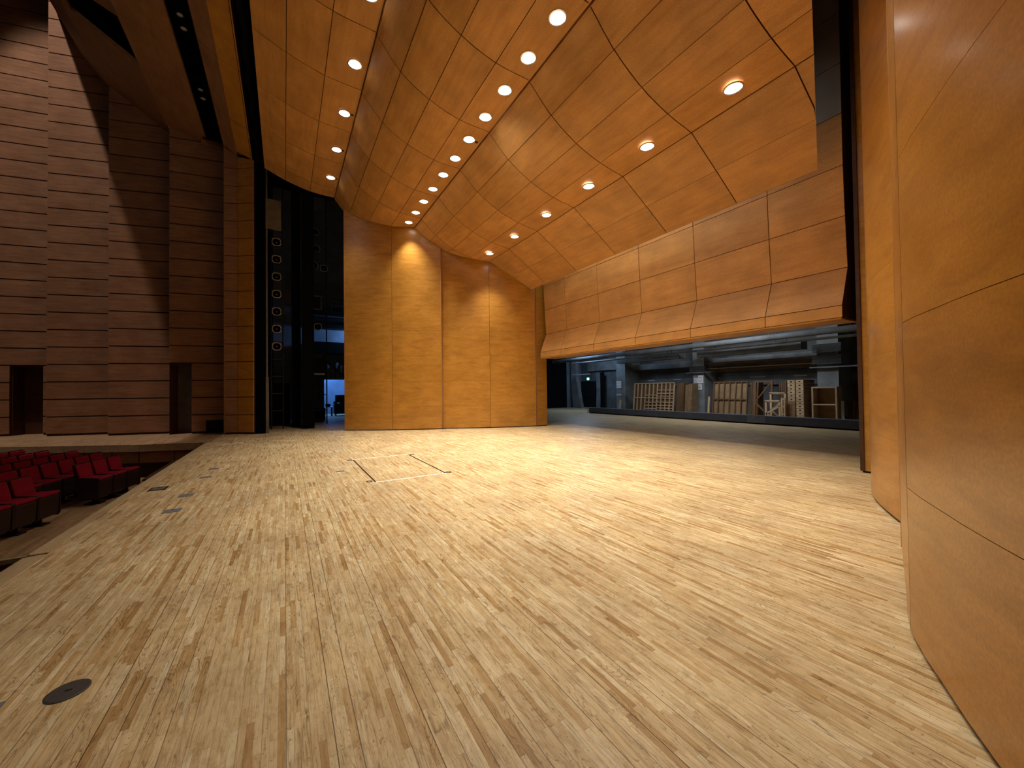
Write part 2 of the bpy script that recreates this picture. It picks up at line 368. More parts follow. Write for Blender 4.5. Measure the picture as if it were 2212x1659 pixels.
# ================================================================== STRUCTURE
# stage floor with a small slot at the front edge
m = MB()
m.prism([(-1.93, -3), (15.3, -3), (21.2, -3), (21.2, 27.2), (-1.85, 27.2), (-1.85, 14.0), (-1.93, 13.9), (-1.93, 5.08), (-1.81, 5.08), (-1.81, 5.04), (-1.93, 5.03)], -0.12, 0.0)
floor = struct(m.build('floor', M['floor']))
m = MB(); m.box(-2.0, -3, -2.2, -1.96, 13.9, -0.121)
struct(m.build('trim_1', M['darkwood']))
m = MB(); m.box(-1.955, 5.09, -0.11, -1.81 + 0.02, 13.88, 0.002)
m2 = MB(); m2.box(-1.945, -3, -0.1, -1.80, 5.02, 0.002); m2.box(-1.945, 5.09, -0.1, -1.83, 13.88, 0.002)
struct(m2.build('trim_2', M['edgeboard']))
# hall floor, pit
m = MB(); m.box(-12, 8.42, -1.08, -2.0, 17.5, -0.93)
struct(m.build('floor_hall', M['hallfloor']))
m = MB(); m.box(-12, 8.38, -2.2, -2.0, 8.42, -0.935)
struct(m.build('trim_3', M['hall']))
m = MB(); m.box(-12, 8.35, -0.98, -2.0, 8.415, -0.915)
struct(m.build('trim_4', M['edgeboard']))
m = MB(); m.box(-12, -3, -2.3, -2.0, 8.35, -2.2)
struct(m.build('floor_pit', M['darkwood']))
# side stage
fl = [(-12.5, 19.6), (-6.73, 16.25), (-3.49, 14.46), (-1.89, 13.94)]
bk = [(-1.85, 17.4), (-5.0, 19.6), (-9.0, 22.4), (-12.5, 25)]
m = MB(); m.prism(fl + bk, -0.02, 0.0); struct(m.build('floor_side', M['hallfloor']))
def fascia(name, mat, off, z0, z1, th=0.05):
    m = MB()
    for (x0, y0), (x1, y1) in zip(fl, fl[1:]):
        m.prism([(x0, y0 + off), (x1, y1 + off), (x1, y1 + off + th), (x0, y0 + off + th)], z0, z1)
    return struct(m.build(name, mat))
fascia('trim_5', M['edgeboard'], 0.0, -0.19, -0.021, 0.12)
# fascia panels with vertical joints
m = MB()
for (x0, y0), (x1, y1) in zip(fl, fl[1:]):
    n = max(1, round(math.hypot(x1 - x0, y1 - y0) / 0.8))
    for i in range(n):
        a, b = i / n + 0.006, (i + 1) / n - 0.006
        m.prism([(x0 + (x1 - x0) * a, y0 + (y1 - y0) * a + 0.05), (x0 + (x1 - x0) * b, y0 + (y1 - y0) * b + 0.05), (x0 + (x1 - x0) * b, y0 + (y1 - y0) * b + 0.09), (x0 + (x1 - x0) * a, y0 + (y1 - y0) * a + 0.09)], -0.51, -0.195)
struct(m.build('trim_6', M['hall']))
fascia('trim_7', M['joint'], 0.20, -0.93, -0.19, 0.05)
fascia('trim_8', M['darkwood'], 0.10, -0.54, -0.19, 0.06)

# hall side wall: lapped columns of boarded panels
ROW = 0.606; ROW0 = 0.055
SEG = [((-8.95, 20.63), (-7.02, 20.22), 17.0), ((-7.06, 19.52), (-5.18, 18.98), 15.6), ((-5.21, 18.36), (-3.40, 17.87), 12.9), ((-3.42, 17.35), (-1.60, 17.0), 10.9)]
doors = {0: (0.347, 0.795, 2.47), 3: (0.004, 0.343, 2.43)}
def seg_quad(m, p, q, n, a, b, z0, z1, d0, d1):
    d = q - p; A = p + d * a; B = p + d * b
    m.prism([tuple(A + n * d0), tuple(B + n * d0), tuple(B + n * d1), tuple(A + n * d1)], z0, z1)
for si, (p, q, ztop) in enumerate(SEG):
    p = Vector(p); q = Vector(q); d = (q - p); n = Vector((-d.y, d.x)).normalized()   # away from the hall
    if n.y < 0: n = -n
    L = d.length; hole = doors.get(si)
    m = MB(); g = 0.019
    z = ROW0; rows = [(0.055, 0.055 + ROW)] if False else []
    k = 0
    while ROW0 + k * ROW < ztop:
        z0 = ROW0 + k * ROW + g; z1 = min(ztop, ROW0 + (k + 1) * ROW - g); k += 1
        if hole and z0 < hole[2] - 0.1:
            for a, b in ((0, hole[0]), (hole[1], 1)):
                if (b - a) * L > 0.03: seg_quad(m, p, q, n, a, b, z0, z1, 0, 0.04)
        else: seg_quad(m, p, q, n, 0, 1, z0, z1, 0, 0.04)
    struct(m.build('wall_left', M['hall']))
    m = MB()
    if hole:
        seg_quad(m, p, q, n, 0, hole[0], 0, ztop, 0.03, 0.10); seg_quad(m, p, q, n, hole[1], 1, 0, ztop, 0.03, 0.10)
        seg_quad(m, p, q, n, hole[0], hole[1], hole[2], ztop, 0.03, 0.10)
    else: seg_quad(m, p, q, n, 0, 1, 0, ztop, 0.03, 0.10)
    struct(m.build('wall_left_backing', M['joint']))
    if hole:     # recessed door
        e = thing('door_%d' % (1 if si == 0 else 2), (*((p + d * (hole[0] + hole[1]) / 2)), 0), None, None); e['kind'] = 'structure'
        dep = 0.55
        m = MB()
        seg_quad(m, p, q, n, hole[0], hole[0] + 0.03 / L, 0, hole[2], 0.10, dep); seg_quad(m, p, q, n, hole[1] - 0.03 / L, hole[1], 0, hole[2], 0.10, dep)
        seg_quad(m, p, q, n, hole[0], hole[1], hole[2] - 0.03, hole[2], 0.10, dep)
        m.build('door_frame', M['darkwood'], e)
        m = MB(); seg_quad(m, p, q, n, hole[0] + 0.03 / L, hole[1] - 0.03 / L, 0.01, hole[2] - 0.03, dep, dep + 0.05)
        m.build('door_leaf', M['greypanel'] if si == 3 else M['darkwood'], e)
# low black vent beside the second door
p, q = Vector(SEG[3][0]), Vector(SEG[3][1]); d = q - p; n = Vector((-d.y, d.x)).normalized()
e = thing('wall_vent', (*(p + d * 0.70), 0.0), 'small square black vent low in the hall wall by the proscenium', 'vent')
m = MB(); seg_quad(m, p, q, -n, 0.57, 0.84, 0.015, 0.46, 0.002, 0.02); m.build('frame', M['black'], e)
m = MB()
for i in range(8): seg_quad(m, p, q, -n, 0.58, 0.83, 0.05 + i * 0.05, 0.07 + i * 0.05, 0.02, 0.03)
m.build('grille', M['black'], e)

# proscenium jamb and header
W7, W6, W5 = Vector((-0.91, 15.69)), Vector((-1.39, 16.05)), Vector((-1.77, 16.17))
for nm, a, b, za, zb in (('trim_9', W7, W6, 9.41, 9.58), ('trim_10', W6, W5, 9.58, 9.86)):
    m = MB(); mj = MB(); dd = b - a; nn = Vector((-dd.y, dd.x)).normalized()
    if nn.y < 0: nn = -nn
    k = 0
    def top(x, y, a=a, b=b, za=za, zb=zb): return za + (zb - za) * (x - a.x) / (b.x - a.x)
    A = a + dd * 0.01; B = b - dd * 0.01
    while ROW0 + k * ROW < 9.3:
        z0 = ROW0 + k * ROW + 0.012; z1 = ROW0 + (k + 1) * ROW - 0.012; k += 1
        if z1 > 9.2: z1 = top
        m.prism([tuple(A), tuple(B), tuple(B + nn * 0.04), tuple(A + nn * 0.04)], z0, z1)
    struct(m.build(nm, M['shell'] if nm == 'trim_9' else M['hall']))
    mj.prism([tuple(a + nn * 0.03), tuple(b + nn * 0.03), tuple(b + nn * 0.4), tuple(a + nn * 0.4)], 0, top)
    struct(mj.build(nm + '_backing', M['joint']))
HD = [(-0.93, 9.41), (-1.38, 9.58), (-1.77, 9.86)]
for i, nm in ((0, 'trim_11'), (1, 'trim_12')):
    (x0, z0), (x1, z1) = HD[i], HD[i + 1]; m = MB()
    y1 = 15.7 + (0.0 if i == 0 else 0.36); y = -3.0; step = 2.42
    while y < y1:
        ye = min(y + step - 0.02, y1)
        m.hexa([(x0, y, z0), (x1, y, z1), (x1, ye, z1), (x0, ye, z0), (x0, y, z0 + .08), (x1, y, z1 + .08), (x1, ye, z1 + .08), (x0, ye, z0 + .08)]); y += step
    struct(m.build(nm, M['shell'] if i == 0 else M['hall']))
m = MB(); m.box(-0.97, -3, 9.42, -0.93, 15.7, 12.0); struct(m.build('trim_13', M['joint']))
# hall ceiling: faceted profile swept along the hall width, with a lighting slot and an open recess
PR = [(-2.35, 10.32), (-3.50, 10.72), (-5.23, 12.16), (-6.05, 13.3), (-6.96, 15.25)]
def cz(x):
    for (x0, z0), (x1, z1) in zip(PR, PR[1:]):
        if x1 <= x <= x0: return z0 + (z1 - z0) * (x - x0) / (x1 - x0)
    return PR[-1][1]
def wallY(x):   # just inside the hall wall
    for p, q, _ in SEG[::-1]:
        if p[0] <= x <= q[0]: return p[1] + (q[1] - p[1]) * (x - p[0]) / (q[0] - p[0])
    return 20.3
m = MB()
def strip(xa, xb, ya0, ya1, yb0, yb1, th=0.12):
    m.hexa([(xa, ya0, cz(xa)), (xa, ya1, cz(xa)), (xb, yb1, cz(xb)), (xb, yb0, cz(xb)), (xa, ya0, cz(xa) + th), (xa, ya1, cz(xa) + th), (xb, yb1, cz(xb) + th), (xb, yb0, cz(xb) + th)])
hx0, hx1 = -3.50, -5.02
strip(-2.35, -3.499, -3, wallY(-2.35), -3, wallY(-3.4))
# recess between hx0..hx1: slanted far edge, near side open beyond the frame
strip(-3.501, -4.2, 14.55, wallY(-3.6), 14.77, wallY(-4.2)); strip(-4.2, -5.02, 14.77, wallY(-4.2), 15.02, wallY(-5.02))
strip(-3.501, -4.2, -3, 12.9, -3, 13.35); strip(-4.2, -5.02, -3, 13.35, -3, 14.0)
strip(-3.501, -3.52, 12.9, 14.55, 12.95, 14.55)
strip(-5.02, -5.23, -3, wallY(-5.02), -3, wallY(-5.16)); strip(-5.23, -6.05, -3, wallY(-5.3), -3, wallY(-6.05)); strip(-6.05, -6.96, -3, wallY(-6.05), -3, wallY(-6.9))
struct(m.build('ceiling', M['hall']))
m = MB(); m.box(-5.4, 11.5, 12.6, -3.3, 15.6, 12.65); m.box(-5.08, 12.6, 12.06, -5.04, 15.3, 12.6); m.box(-3.48, 12.6, 10.75, -3.44, 15.3, 12.6); m.hexa([(-5.08, 15.1, 12.06), (-3.44, 15.1, 10.75), (-3.44, 15.14, 10.75), (-5.08, 15.14, 12.06), (-5.08, 15.1, 12.6), (-3.44, 15.1, 12.6), (-3.44, 15.14, 12.6), (-5.08, 15.14, 12.6)]); struct(m.build('ceiling_blackout', M['void']))  # black hood added round the recess to keep lamp light out
# slot channel above the gap between header and ceiling
m = MB(); m.box(-2.5, -3, 11.3, -1.7, 16.3, 11.35); m.box(-1.77, -3, 9.95, -1.72, 16.2, 11.3); m.box(-2.42, -3, 10.44, -2.37, 16.8, 11.3)
m.box(-2.42, 16.75, 10.3, -1.72, 16.8, 11.3)
struct(m.build('ceiling_slot', M['void']))
m = MB(); m.prism([(-1.78, 16.18), (-1.74, 16.18), (-1.58, 17.1), (-1.62, 17.1)], 0, 11.3); m.box(-2.5, 17.0, 10.2, -1.3, 17.1, 11.4); struct(m.build('trim_14', M['hall']))

# fly tower / dock / wing shell
m = MB(); m.box(-0.5, 23.0, 0, 1.84, 23.2, 12); m.box(2.95, 23.0, 0, 22, 23.2, 12); m.box(1.84, 23.0, 2.08, 2.95, 23.2, 12)
struct(m.build('wall_far', M['wing']))
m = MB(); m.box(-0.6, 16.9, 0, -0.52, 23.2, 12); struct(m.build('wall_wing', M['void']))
m = MB(); m.box(20.0, -3, 0, 20.2, 21.2, 6); m.box(20.0, 23.0, 0, 20.2, 23.1, 6); m.box(20.0, 21.2, 1.98, 20.2, 23.0, 6)
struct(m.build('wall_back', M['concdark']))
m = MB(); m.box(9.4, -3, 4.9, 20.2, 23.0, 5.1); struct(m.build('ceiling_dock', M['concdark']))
m = MB(); m.box(1.2, 27.0, 0, 5.0, 27.1, 3.4); m.box(1.1, 23.2, 0, 1.2, 27.1, 3.4); m.box(5.0, 23.2, 0, 5.1, 27.1, 3.4); m.box(1.1, 23.2, 3.4, 5.1, 27.1, 3.5)
struct(m.build('wall_corridor', M['wing']))
# dock pillars and beams
def pillar(i, x0, y0, x1, y1, z1=4.9):
    m = MB(); m.box(x0, y0, 0, x1, y1, z1); struct(m.build('pillar_%d' % i, M['conc'])); 
pillar(1, 18.6, 17.2, 20.0, 17.95); pillar(2, 18.6, 11.87, 20.0, 12.5); pillar(3, 18.6, 6.3, 20.0, 7.0)
m = MB(); m.hexa([(18.6, 21.45, 0), (18.9, 21.45, 0), (18.9, 22.35, 0), (18.6, 22.35, 0), (18.6, 21.98, 2.3), (18.9, 21.98, 2.3), (18.9, 22.55, 2.3), (18.6, 22.55, 2.3)])
m.box(18.6, 21.98, 2.3, 18.9, 22.55, 4.9); struct(m.build('pillar_4', M['conc']))
m = MB(); m.box(19.8, 17.95, 2.72, 20.0, 21.98, 3.35); m.box(19.4, 12.5, 2.55, 20.0, 17.2, 2.9); m.box(19.4, 7.0, 2.5, 20.0, 11.87, 2.9); m.box(19.85, -2, 1.5, 20.0, 17.2, 1.95)
struct(m.build('beam_1', M['conc']))
m = MB()
m.hexa([(19.75, 20.70, 0), (20, 20.70, 0), (20, 21.10, 0), (19.75, 21.10, 0), (19.75, 20.55, 1.25), (20, 20.55, 1.25), (20, 21.02, 1.25), (19.75, 21.02, 1.25)])
m.hexa([(19.75, 20.55, 1.25), (20, 20.55, 1.25), (20, 21.02, 1.25), (19.75, 21.02, 1.25), (19.75, 20.74, 2.6), (20, 20.74, 2.6), (20, 21.08, 2.6), (19.75, 21.08, 2.6)])
struct(m.build('pillar_5', M['conc']))
# dock door
e = thing('door_3', (20.0, 22.1, 0), None, None); e['kind'] = 'structure'
for y0, y1 in ((21.24, 22.09), (22.11, 22.96)):
    m = MB(); m.box(20.02, y0, 0.01, 20.08, y1, 1.97); m.build('door_leaf', M['black'], e)
m = MB(); m.tube((19.98, 22.03, 0.95), (19.98, 22.17, 0.95), 0.02, 8); m.bar((20.02, 22.04, 0.95), (19.98, 22.04, 0.95), .02, .02); m.bar((20.02, 22.16, 0.95), (19.98, 22.16, 0.95), .02, .02); m.build('door_handle', M['steel'], e)

# ================================================================== ORCHESTRA SHELL
def offset_poly(poly, d):
    out = []
    for i, (x, y) in enumerate(poly):
        a = Vector(poly[max(0, i - 1)]); b = Vector(poly[min(len(poly) - 1, i + 1)]); t = (b - a).normalized()
        out.append((x - t.y * d, y + t.x * d))
    return out
def tower(front, side, label, ztop, seams=(0.5,), lip=0.004, gap=0.0035):
    """curved rolling shell tower; side=+1: body lies on +normal side"""
    cx = sum(p[0] for p in front) / len(front); cy = sum(p[1] for p in front) / len(front)
    e = thing('acoustic_shell_tower', (cx, cy, 0), label, 'acoustic shell', 'curved acoustic shell towers')
    n = len(front) - 1
    f0 = offset_poly(front, 0); f1 = offset_poly(front, side * 0.018); f2 = offset_poly(front, side * 0.022); f3 = offset_poly(front, side * 0.10)
    cuts = [0] + [int(round(s * n)) for s in seams] + [n]
    zs = [0.035, 0.83, 1.75, 2.67, 3.59, 4.51, 5.43, 6.35, 7.27, 8.19, 20]
    for c0, c1 in zip(cuts, cuts[1:]):
        m = MB()
        for z0, z1 in zip(zs, zs[1:]):
            if z0 >= ztop - 0.1: break
            z1 = min(z1, ztop) - gap
            a, b = [], []
            for i in range(c0, c1 + 1):
                p = Vector(f0[i]); q = Vector(f1[i])
                if i == c0 and c0 != 0: t = (Vector(f0[i + 1]) - p).normalized() * 0.005; p += t; q += t
                if i == c1 and c1 != n: t = (Vector(f0[i - 1]) - p).normalized() * 0.005; p += t; q += t
                a.append([(p.x, p.y, z0), (p.x, p.y, z1)]); b.append([(q.x, q.y, z0), (q.x, q.y, z1)])
            m.sheet(a, b)
        m.build('panel', M['shell'], e, smooth=True)
    m = MB(); m.sheet([[(x, y, 0.03), (x, y, ztop)] for x, y in f2], [[(x, y, 0.03), (x, y, ztop)] for x, y in f3]); m.build('frame', M['backing'], e)
    m = MB(); m.sheet([[(x, y, 0.012), (x, y, 0.034)] for x, y in offset_poly(front, side * 0.01)], [[(x, y, 0.012), (x, y, 0.034)] for x, y in f3]); m.build('base_rail', M['darkwood'], e)
    for i, s in ((0, -1), (n, 1)):
        t = (Vector(front[n]) - Vector(front[n - 1]) if i else Vector(front[1]) - Vector(front[0])).normalized()
        p = Vector(front[i]) + t * s * 0.003; nn = Vector((-t.y, t.x)) * side
        q = p + t * s * 0.022
        m = MB(); m.prism([tuple(p - t * s * (lip * 2.2) - nn * 0.001), tuple(p - nn * lip), tuple(q - nn * lip), tuple(q + nn * 0.10), tuple(p + nn * 0.10)], 0.035, ztop); m.build('edge_trim', M['trim'], e)
    for i in (2, n - 2):   # castors under the frame
        p = Vector(offset_poly(front, side * 0.06)[i]); m = MB(); m.tube((p.x - .012, p.y, 0.011), (p.x + .012, p.y, 0.011), 0.011, 10); m.build('castor', M['black'], e)
    return e
tower(F1, 1, 'curved wooden shell tower on far side beside the dark wing opening', 8.3)
tower(F2, 1, 'curved wooden shell tower on far side next to the dock opening', 7.0)
tower(N1, -1, 'big curved wooden shell tower close to the camera at right edge', 8.9, (8 / 14,))
tower(N2, -1, 'second curved wooden shell tower behind the big one at right', 7.6, (), 0.004, 0.0012)
def pier(x0, y0, x1, y1, z1, label, facey):
    e = thing('shell_end_pier', ((x0 + x1) / 2, (y0 + y1) / 2, 0), label, 'shell pier', 'end piers of the acoustic shell')
    m = MB(); m.box(x0 + .02, y0 + .02, 0.03, x1, y1, z1); m.build('body', M['shell'], e)
    m = MB(); m.box(x0, y0 - 0.002 if facey < 0 else y1 - 0.05, 0.03, x0 + 0.022, y0 + 0.05 if facey < 0 else y1 + .002, z1); m.build('edge_trim', M['darkwood'] if facey > 0 else M['trim'], e)
    m = MB(); m.box(x0 + .03, y0 + .03, 0.0, x1 - .02, y1 - .02, 0.03); m.build('base_rail', M['black'], e)
pier(8.24, 12.0, 8.72, 12.3, 6.6, 'narrow wooden pier at far side of the dock opening', -1)
pier(7.97, 2.1, 8.4, 2.45, 8.6, 'narrow wooden pier at right, beyond the second shell tower', 1)

# canopies
def catmull(P, n=5):
    out = []
    for i in range(len(P) - 1):
        p0 = Vector(P[i - 1]) if i else Vector(P[0]) * 2 - Vector(P[1]); p1 = Vector(P[i]); p2 = Vector(P[i + 1])
        p3 = Vector(P[i + 2]) if i + 2 < len(P) else p2 * 2 - p1
        for k in range(n):
            t = k / n; out.append(tuple(0.5 * ((2 * p1) + (p2 - p0) * t + (2 * p0 - 5 * p1 + 4 * p2 - p3) * t * t + (3 * p1 - p0 - 3 * p2 + p3) * t ** 3)))
    out.append(tuple(P[-1])); return out
JY = [6.03 + 1.69 * k for k in range(-5, 7)]
def canopy(pieces, label):
    """pieces: list of lists of (x,z) control points; every pair of neighbours is one strip"""
    allp = [p for pc in pieces for p in pc]; cx = sum(p[0] for p in allp) / len(allp)
    zmin = min(p[1] for p in allp)
    e = thing('ceiling_canopy', (cx, 7.4, zmin), label, 'acoustic canopy', 'wooden ceiling canopies over the stage')
    g = 0.009
    back = []
    for pc in pieces:
        cm = catmull(pc, 5); back += cm if not back else cm[1:]
        for s in range(len(pc) - 1):
            seg = cm[s * 5:s * 5 + 6]
            for y0, y1 in zip(JY, JY[1:]):
                a, b = [], []
                for i, (x, z) in enumerate(seg):
                    ya = max(y0 + g, nearY(x)); yb = min(y1 - g, farY(x))
                    if i == 0 and not (s == 0 and pc is pieces[0]): x += g * 0.8
                    if i == 5 and not (s == len(pc) - 2 and pc is pieces[-1]): x -= g * 0.8
                    yb = max(yb, ya + 0.002)
                    ys = [ya + (yb - ya) * k / 2 for k in range(3)]
                    a.append([(x, y, z) for y in ys]); b.append([(x, y, z + 0.014) for y in ys])
                if max(r[2][1] - r[0][1] for r in a) < 0.05: continue
                m = MB(); m.sheet(a, b); m.build('panel', M['canopy'], e, smooth=True)
    m = MB(); m.sheet([[(x, nearY(x) + .01, z + 0.022), (x, farY(x) - .01, z + 0.022)] for x, z in back], [[(x, nearY(x) + .01, z + 0.07), (x, farY(x) - .01, z + 0.07)] for x, z in back])
    m.build('backing', M['joint'], e, smooth=True)
    # edge battens at both ends of the width
    for x, z in (back[0], back[-1]):
        m = MB(); m.box(x - .008, nearY(x), z + .001, x + .008, farY(x), z + .075); m.build('edge_batten', M['trim'], e)
    m = MB()
    for y in (3.5, 7.4, 11.3):
        for x, z in (back[len(back) // 4], back[-len(back) // 4]):
            m.tube((x, y, z + .07), (x, y, 12.4), 0.012, 6)
    m.build('hanging_cable', M['darksteel'], e)
    return e
canopy([[(-0.55, 8.97), (0.05, 8.72), (0.80, 8.53), (1.575, 8.49)]], 'front wooden canopy nearest the proscenium with one row of downlights')
canopy([[(1.60, 8.42), (2.05, 7.90), (2.65, 7.56), (3.33, 7.37), (4.055, 7.34)]], 'middle wooden canopy with the densest row of downlights')
canopy([[(4.08, 7.30), (4.57, 6.85), (5.21, 6.49), (5.88, 6.28), (6.55, 6.17)], [(6.56, 6.165), (7.33, 5.67), (8.05, 5.19)]], 'rear wooden canopy, folded, in front of the hanging drop panel')

# hanging upstage drop panel
e = thing('hanging_drop_panel', (8.5, 7.24, 2.56), 'long hanging wooden wall panel with bent lower edge above the dock opening', 'wall panel')
YS = [2.72, 3.95, 5.59, 7.24, 8.89, 10.51, 11.76]
PP = [(8.25, 2.58), (8.25, 2.79), (8.53, 3.49), (8.47, 4.39), (8.43, 5.28), (8.43, 6.2), (8.43, 7.1), (8.43, 8.0), (8.43, 8.9), (8.43, 9.8)]
for y0, y1 in zip(YS, YS[1:]):
    for (x0, z0), (x1, z1) in zip(PP, PP[1:]):
        dv = Vector((x1 - x0, z1 - z0)).normalized() * 0.007
        xa, za, xb, zb = x0 + dv.x, z0 + dv.y, x1 - dv.x, z1 - dv.y
        m = MB(); m.hexa([(xa, y0 + .007, za), (xa, y1 - .007, za), (xa + .018, y1 - .007, za), (xa + .018, y0 + .007, za), (xb, y0 + .007, zb), (xb, y1 - .007, zb), (xb + .018, y1 - .007, zb), (xb + .018, y0 + .007, zb)])
        m.build('panel', M['canopy'] if z0 < 6.0 else M['greyboard'], e)
m = MB(); m.sheet([[(x + .022, YS[0] + .005, z), (x + .022, YS[-1] - .005, z)] for x, z in PP], [[(x + .09, YS[0] + .005, z), (x + .09, YS[-1] - .005, z)] for x, z in PP]); m.build('backing', M['joint'], e)
m = MB(); m.box(8.255, YS[0] + .02, 2.55, 8.95, YS[-1] - .02, 2.578); m.build('underside_board', M['shell'], e)
for y in (YS[0] + .004, YS[-1] - .03):
    m = MB()
    for (x0, z0), (x1, z1) in zip(PP, PP[1:]):
        m.hexa([(x0 + .02, y, z0), (x0 + .02, y + .026, z0), (8.9, y + .026, z0), (8.9, y, z0), (x1 + .02, y, z1), (x1 + .02, y + .026, z1), (8.9, y + .026, z1), (8.9, y, z1)])
    m.build('end_board', M['joint'], e)

# downlights -------------------------------------------------------
def make_downlight():
    r = thing('downlight', (0, 0, 0), 'x', 'downlight', 'downlights in the wooden canopies')
    m = MB(); m.lathe([(0.118, 0.0), (0.150, 0.0), (0.150, -0.012), (0.128, -0.016)], n=28, closed=True); m.build('trim_ring', M['chrome'], r, smooth=True)
    m = MB(); m.lathe([(0.118, -0.004), (0.10, -0.010), (0.001, -0.013)], n=28); m.build('lamp', M['lampglow'], r, smooth=True)
    l = bpy.data.lights.new('downlight_beam', 'SPOT'); l.energy = BEAM * 0.68; l.color = (1.0, 0.94, 0.80)
    l.spot_size = math.radians(84); l.spot_blend = 1.0; l.shadow_soft_size = 0.09
    o = bpy.data.objects.new('downlight_beam', l); COL.objects.link(o); o.parent = r; o.location = (0, 0, -0.04)
    return r
BEAM = 605
ORD = ['first', 'second', 'third', 'fourth', 'fifth', 'sixth', 'seventh', 'eighth', 'ninth', 'tenth', 'eleventh', 'twelfth', 'thirteenth', 'fourteenth', 'fifteenth']
proto = make_downlight(); used = False
FULL = bpy.data.lights['downlight_beam'].copy(); FULL.energy = BEAM
for cname, x, z, ys in (('front', 1.33, 8.492, [13.79 - 1.69 * i for i in range(8)]),
                        ('middle', 3.775, 7.345, [13.32 - 0.855 * i for i in range(14)]),
                        ('rear', 6.215, 6.205, [11.87 - 1.70 * i for i in range(6)])):
    for i, y in enumerate(ys):
        lab = 'round lit downlight in the %s canopy, %s from the far shell wall' % (cname, ORD[i])
        if not used: proto.location = Vector((x, y, z)) * K; proto['label'] = lab; used = True
        else:
            q = dup(proto, (x, y, z), 0, lab)
            if cname != 'front':             # the front row is dimmed, the other rows share the full level
                for ch in q.children:
                    if ch.type == 'LIGHT': ch.data = FULL
for i, (x, y, z, lab) in enumerate(((1.51, 10.38, 8.492, 'second downlight from the far wall in the front canopy'), (1.49, 12.07, 8.492, 'the last but one downlight of the front canopy'), (1.50, 13.79, 8.492, 'farthest downlight of the front canopy'), (3.965, 8.19, 7.338, 'seventh downlight of the middle canopy'))):
    e = thing('sprinkler_port', (x, y, z - .01), 'tiny dark round port beside the ' + lab, 'ceiling port', 'small dark ports in the canopies')
    m = MB(); m.lathe([(.002, z - .006), (.035, z - .006), (.04, z + .001), (.002, z + .001)], (x, y, 0), n=14); m.build('cover', M['joint'], e)
# ================================================================== STAGE FLOOR FITTINGS
e = thing('trap_door', (1.78, 7.32, 0), 'rectangular trap door in stage floor with two white edge strips', 'trap door')
m = MB(); m.box(1.235, 6.19, 0.0005, 2.325, 8.44, 0.004); m.build('lid', M['floor'], e)
for x in (1.205, 2.345):
    m = MB(); m.box(x - .012, 6.17, 0.0004, x + .012, 8.46, 0.0035); m.build('seam', M['joint'], e)
for y in (6.165, 8.465):
    m = MB(); m.box(1.2, y - .022, 0.0004, 2.36, y + .022, 0.0045); m.build('edge_strip', M['white'], e)
for x, y in ((1.13, 6.28), (2.41, 6.22), (1.14, 8.44), (2.42, 8.42)):
    m = MB(); m.lathe([(0.03, 0.0004), (0.05, 0.0004), (0.05, 0.005), (0.03, 0.005)], (x, y, 0), n=16, closed=True); m.build('lift_ring', M['darksteel'], e)
def floor_box(x, y, w, l, label, framed=False):
    e = thing('floor_box', (x, y, 0), label, 'floor box', 'metal floor boxes in the stage floor')
    if framed:
        m = MB(); m.box(x - w, y - l, 0.0005, x + w, y + l, 0.004); m.build('frame', M['darksteel'], e)
        m = MB(); m.box(x - w * .72, y - l * .72, 0.004, x + w * .72, y + l * .72, 0.006); m.build('lid', M['steel'], e)
    else:
        m = MB(); m.box(x - w, y - l, 0.0005, x + w, y + l, 0.004); m.build('lid', M['lid'], e)
    m = MB(); m.box(x - w * .2, y + l * .5, 0.006 if framed else .004, x + w * .2, y + l * .7, 0.0075 if framed else .0055); m.build('finger_pull', M['darksteel'], e)
floor_box(-1.61, 7.57, 0.10, 0.125, 'dark framed metal floor box nearest the stage front edge', True)
floor_box(-1.17, 6.86, 0.08, 0.085, 'plain grey floor box lid, second nearest the camera in its line')
floor_box(-1.165, 6.05, 0.085, 0.08, 'plain grey floor box lid nearest the camera in its line')
floor_box(-1.14, 8.15, 0.08, 0.06, 'plain grey floor box lid, third in line along the stage front')
floor_box(-1.13, 8.97, 0.07, 0.06, 'brownish floor box lid farthest along the stage front line')
floor_box(0.84, 7.37, 0.065, 0.045, 'small grey floor box lid alone beside the trap door')
floor_box(-1.16, 2.66, 0.06, 0.06, 'grey floor box lid cut by the left picture edge')
m = MB(); m.lathe([(0.002, 0.0), (0.076, 0.0), (0.076, 0.004), (0.07, 0.006), (0.002, 0.006)], (-0.885, 2.655, 0), n=40)
e = thing('cover_disc', (-0.885, 2.655, 0), 'round dark brown cover disc in the near stage floor', 'floor cap')
m.build('disc', M['disc'], e, smooth=False)
m = MB(); m.box(-0.895, 2.648, 0.006, -0.87, 2.66, 0.0068); m.build('key_slot', M['black'], e)
def tape(x, y, w, l, label, rot=0):
    m = MB(); c, s = math.cos(rot), math.sin(rot)
    m.prism([(x + c * a - s * b, y + s * a + c * b) for a, b in ((-w, -l), (w, -l), (w, l), (-w, l))], 0.0006, 0.0022)
    tag(m.build('floor_tape', M['white']), label, 'tape', 'white tape marks on the stage floor')
tape(-1.13, 13.24, 0.11, 0.06, 'white tape mark on floor near the proscenium column')
tape(4.32, 8.35, 0.06, 0.03, 'short white tape mark on the bright stage floor')
tape(0.02, 15.9, 0.035, 0.03, 'tiny white tape mark at the mouth of the wing')

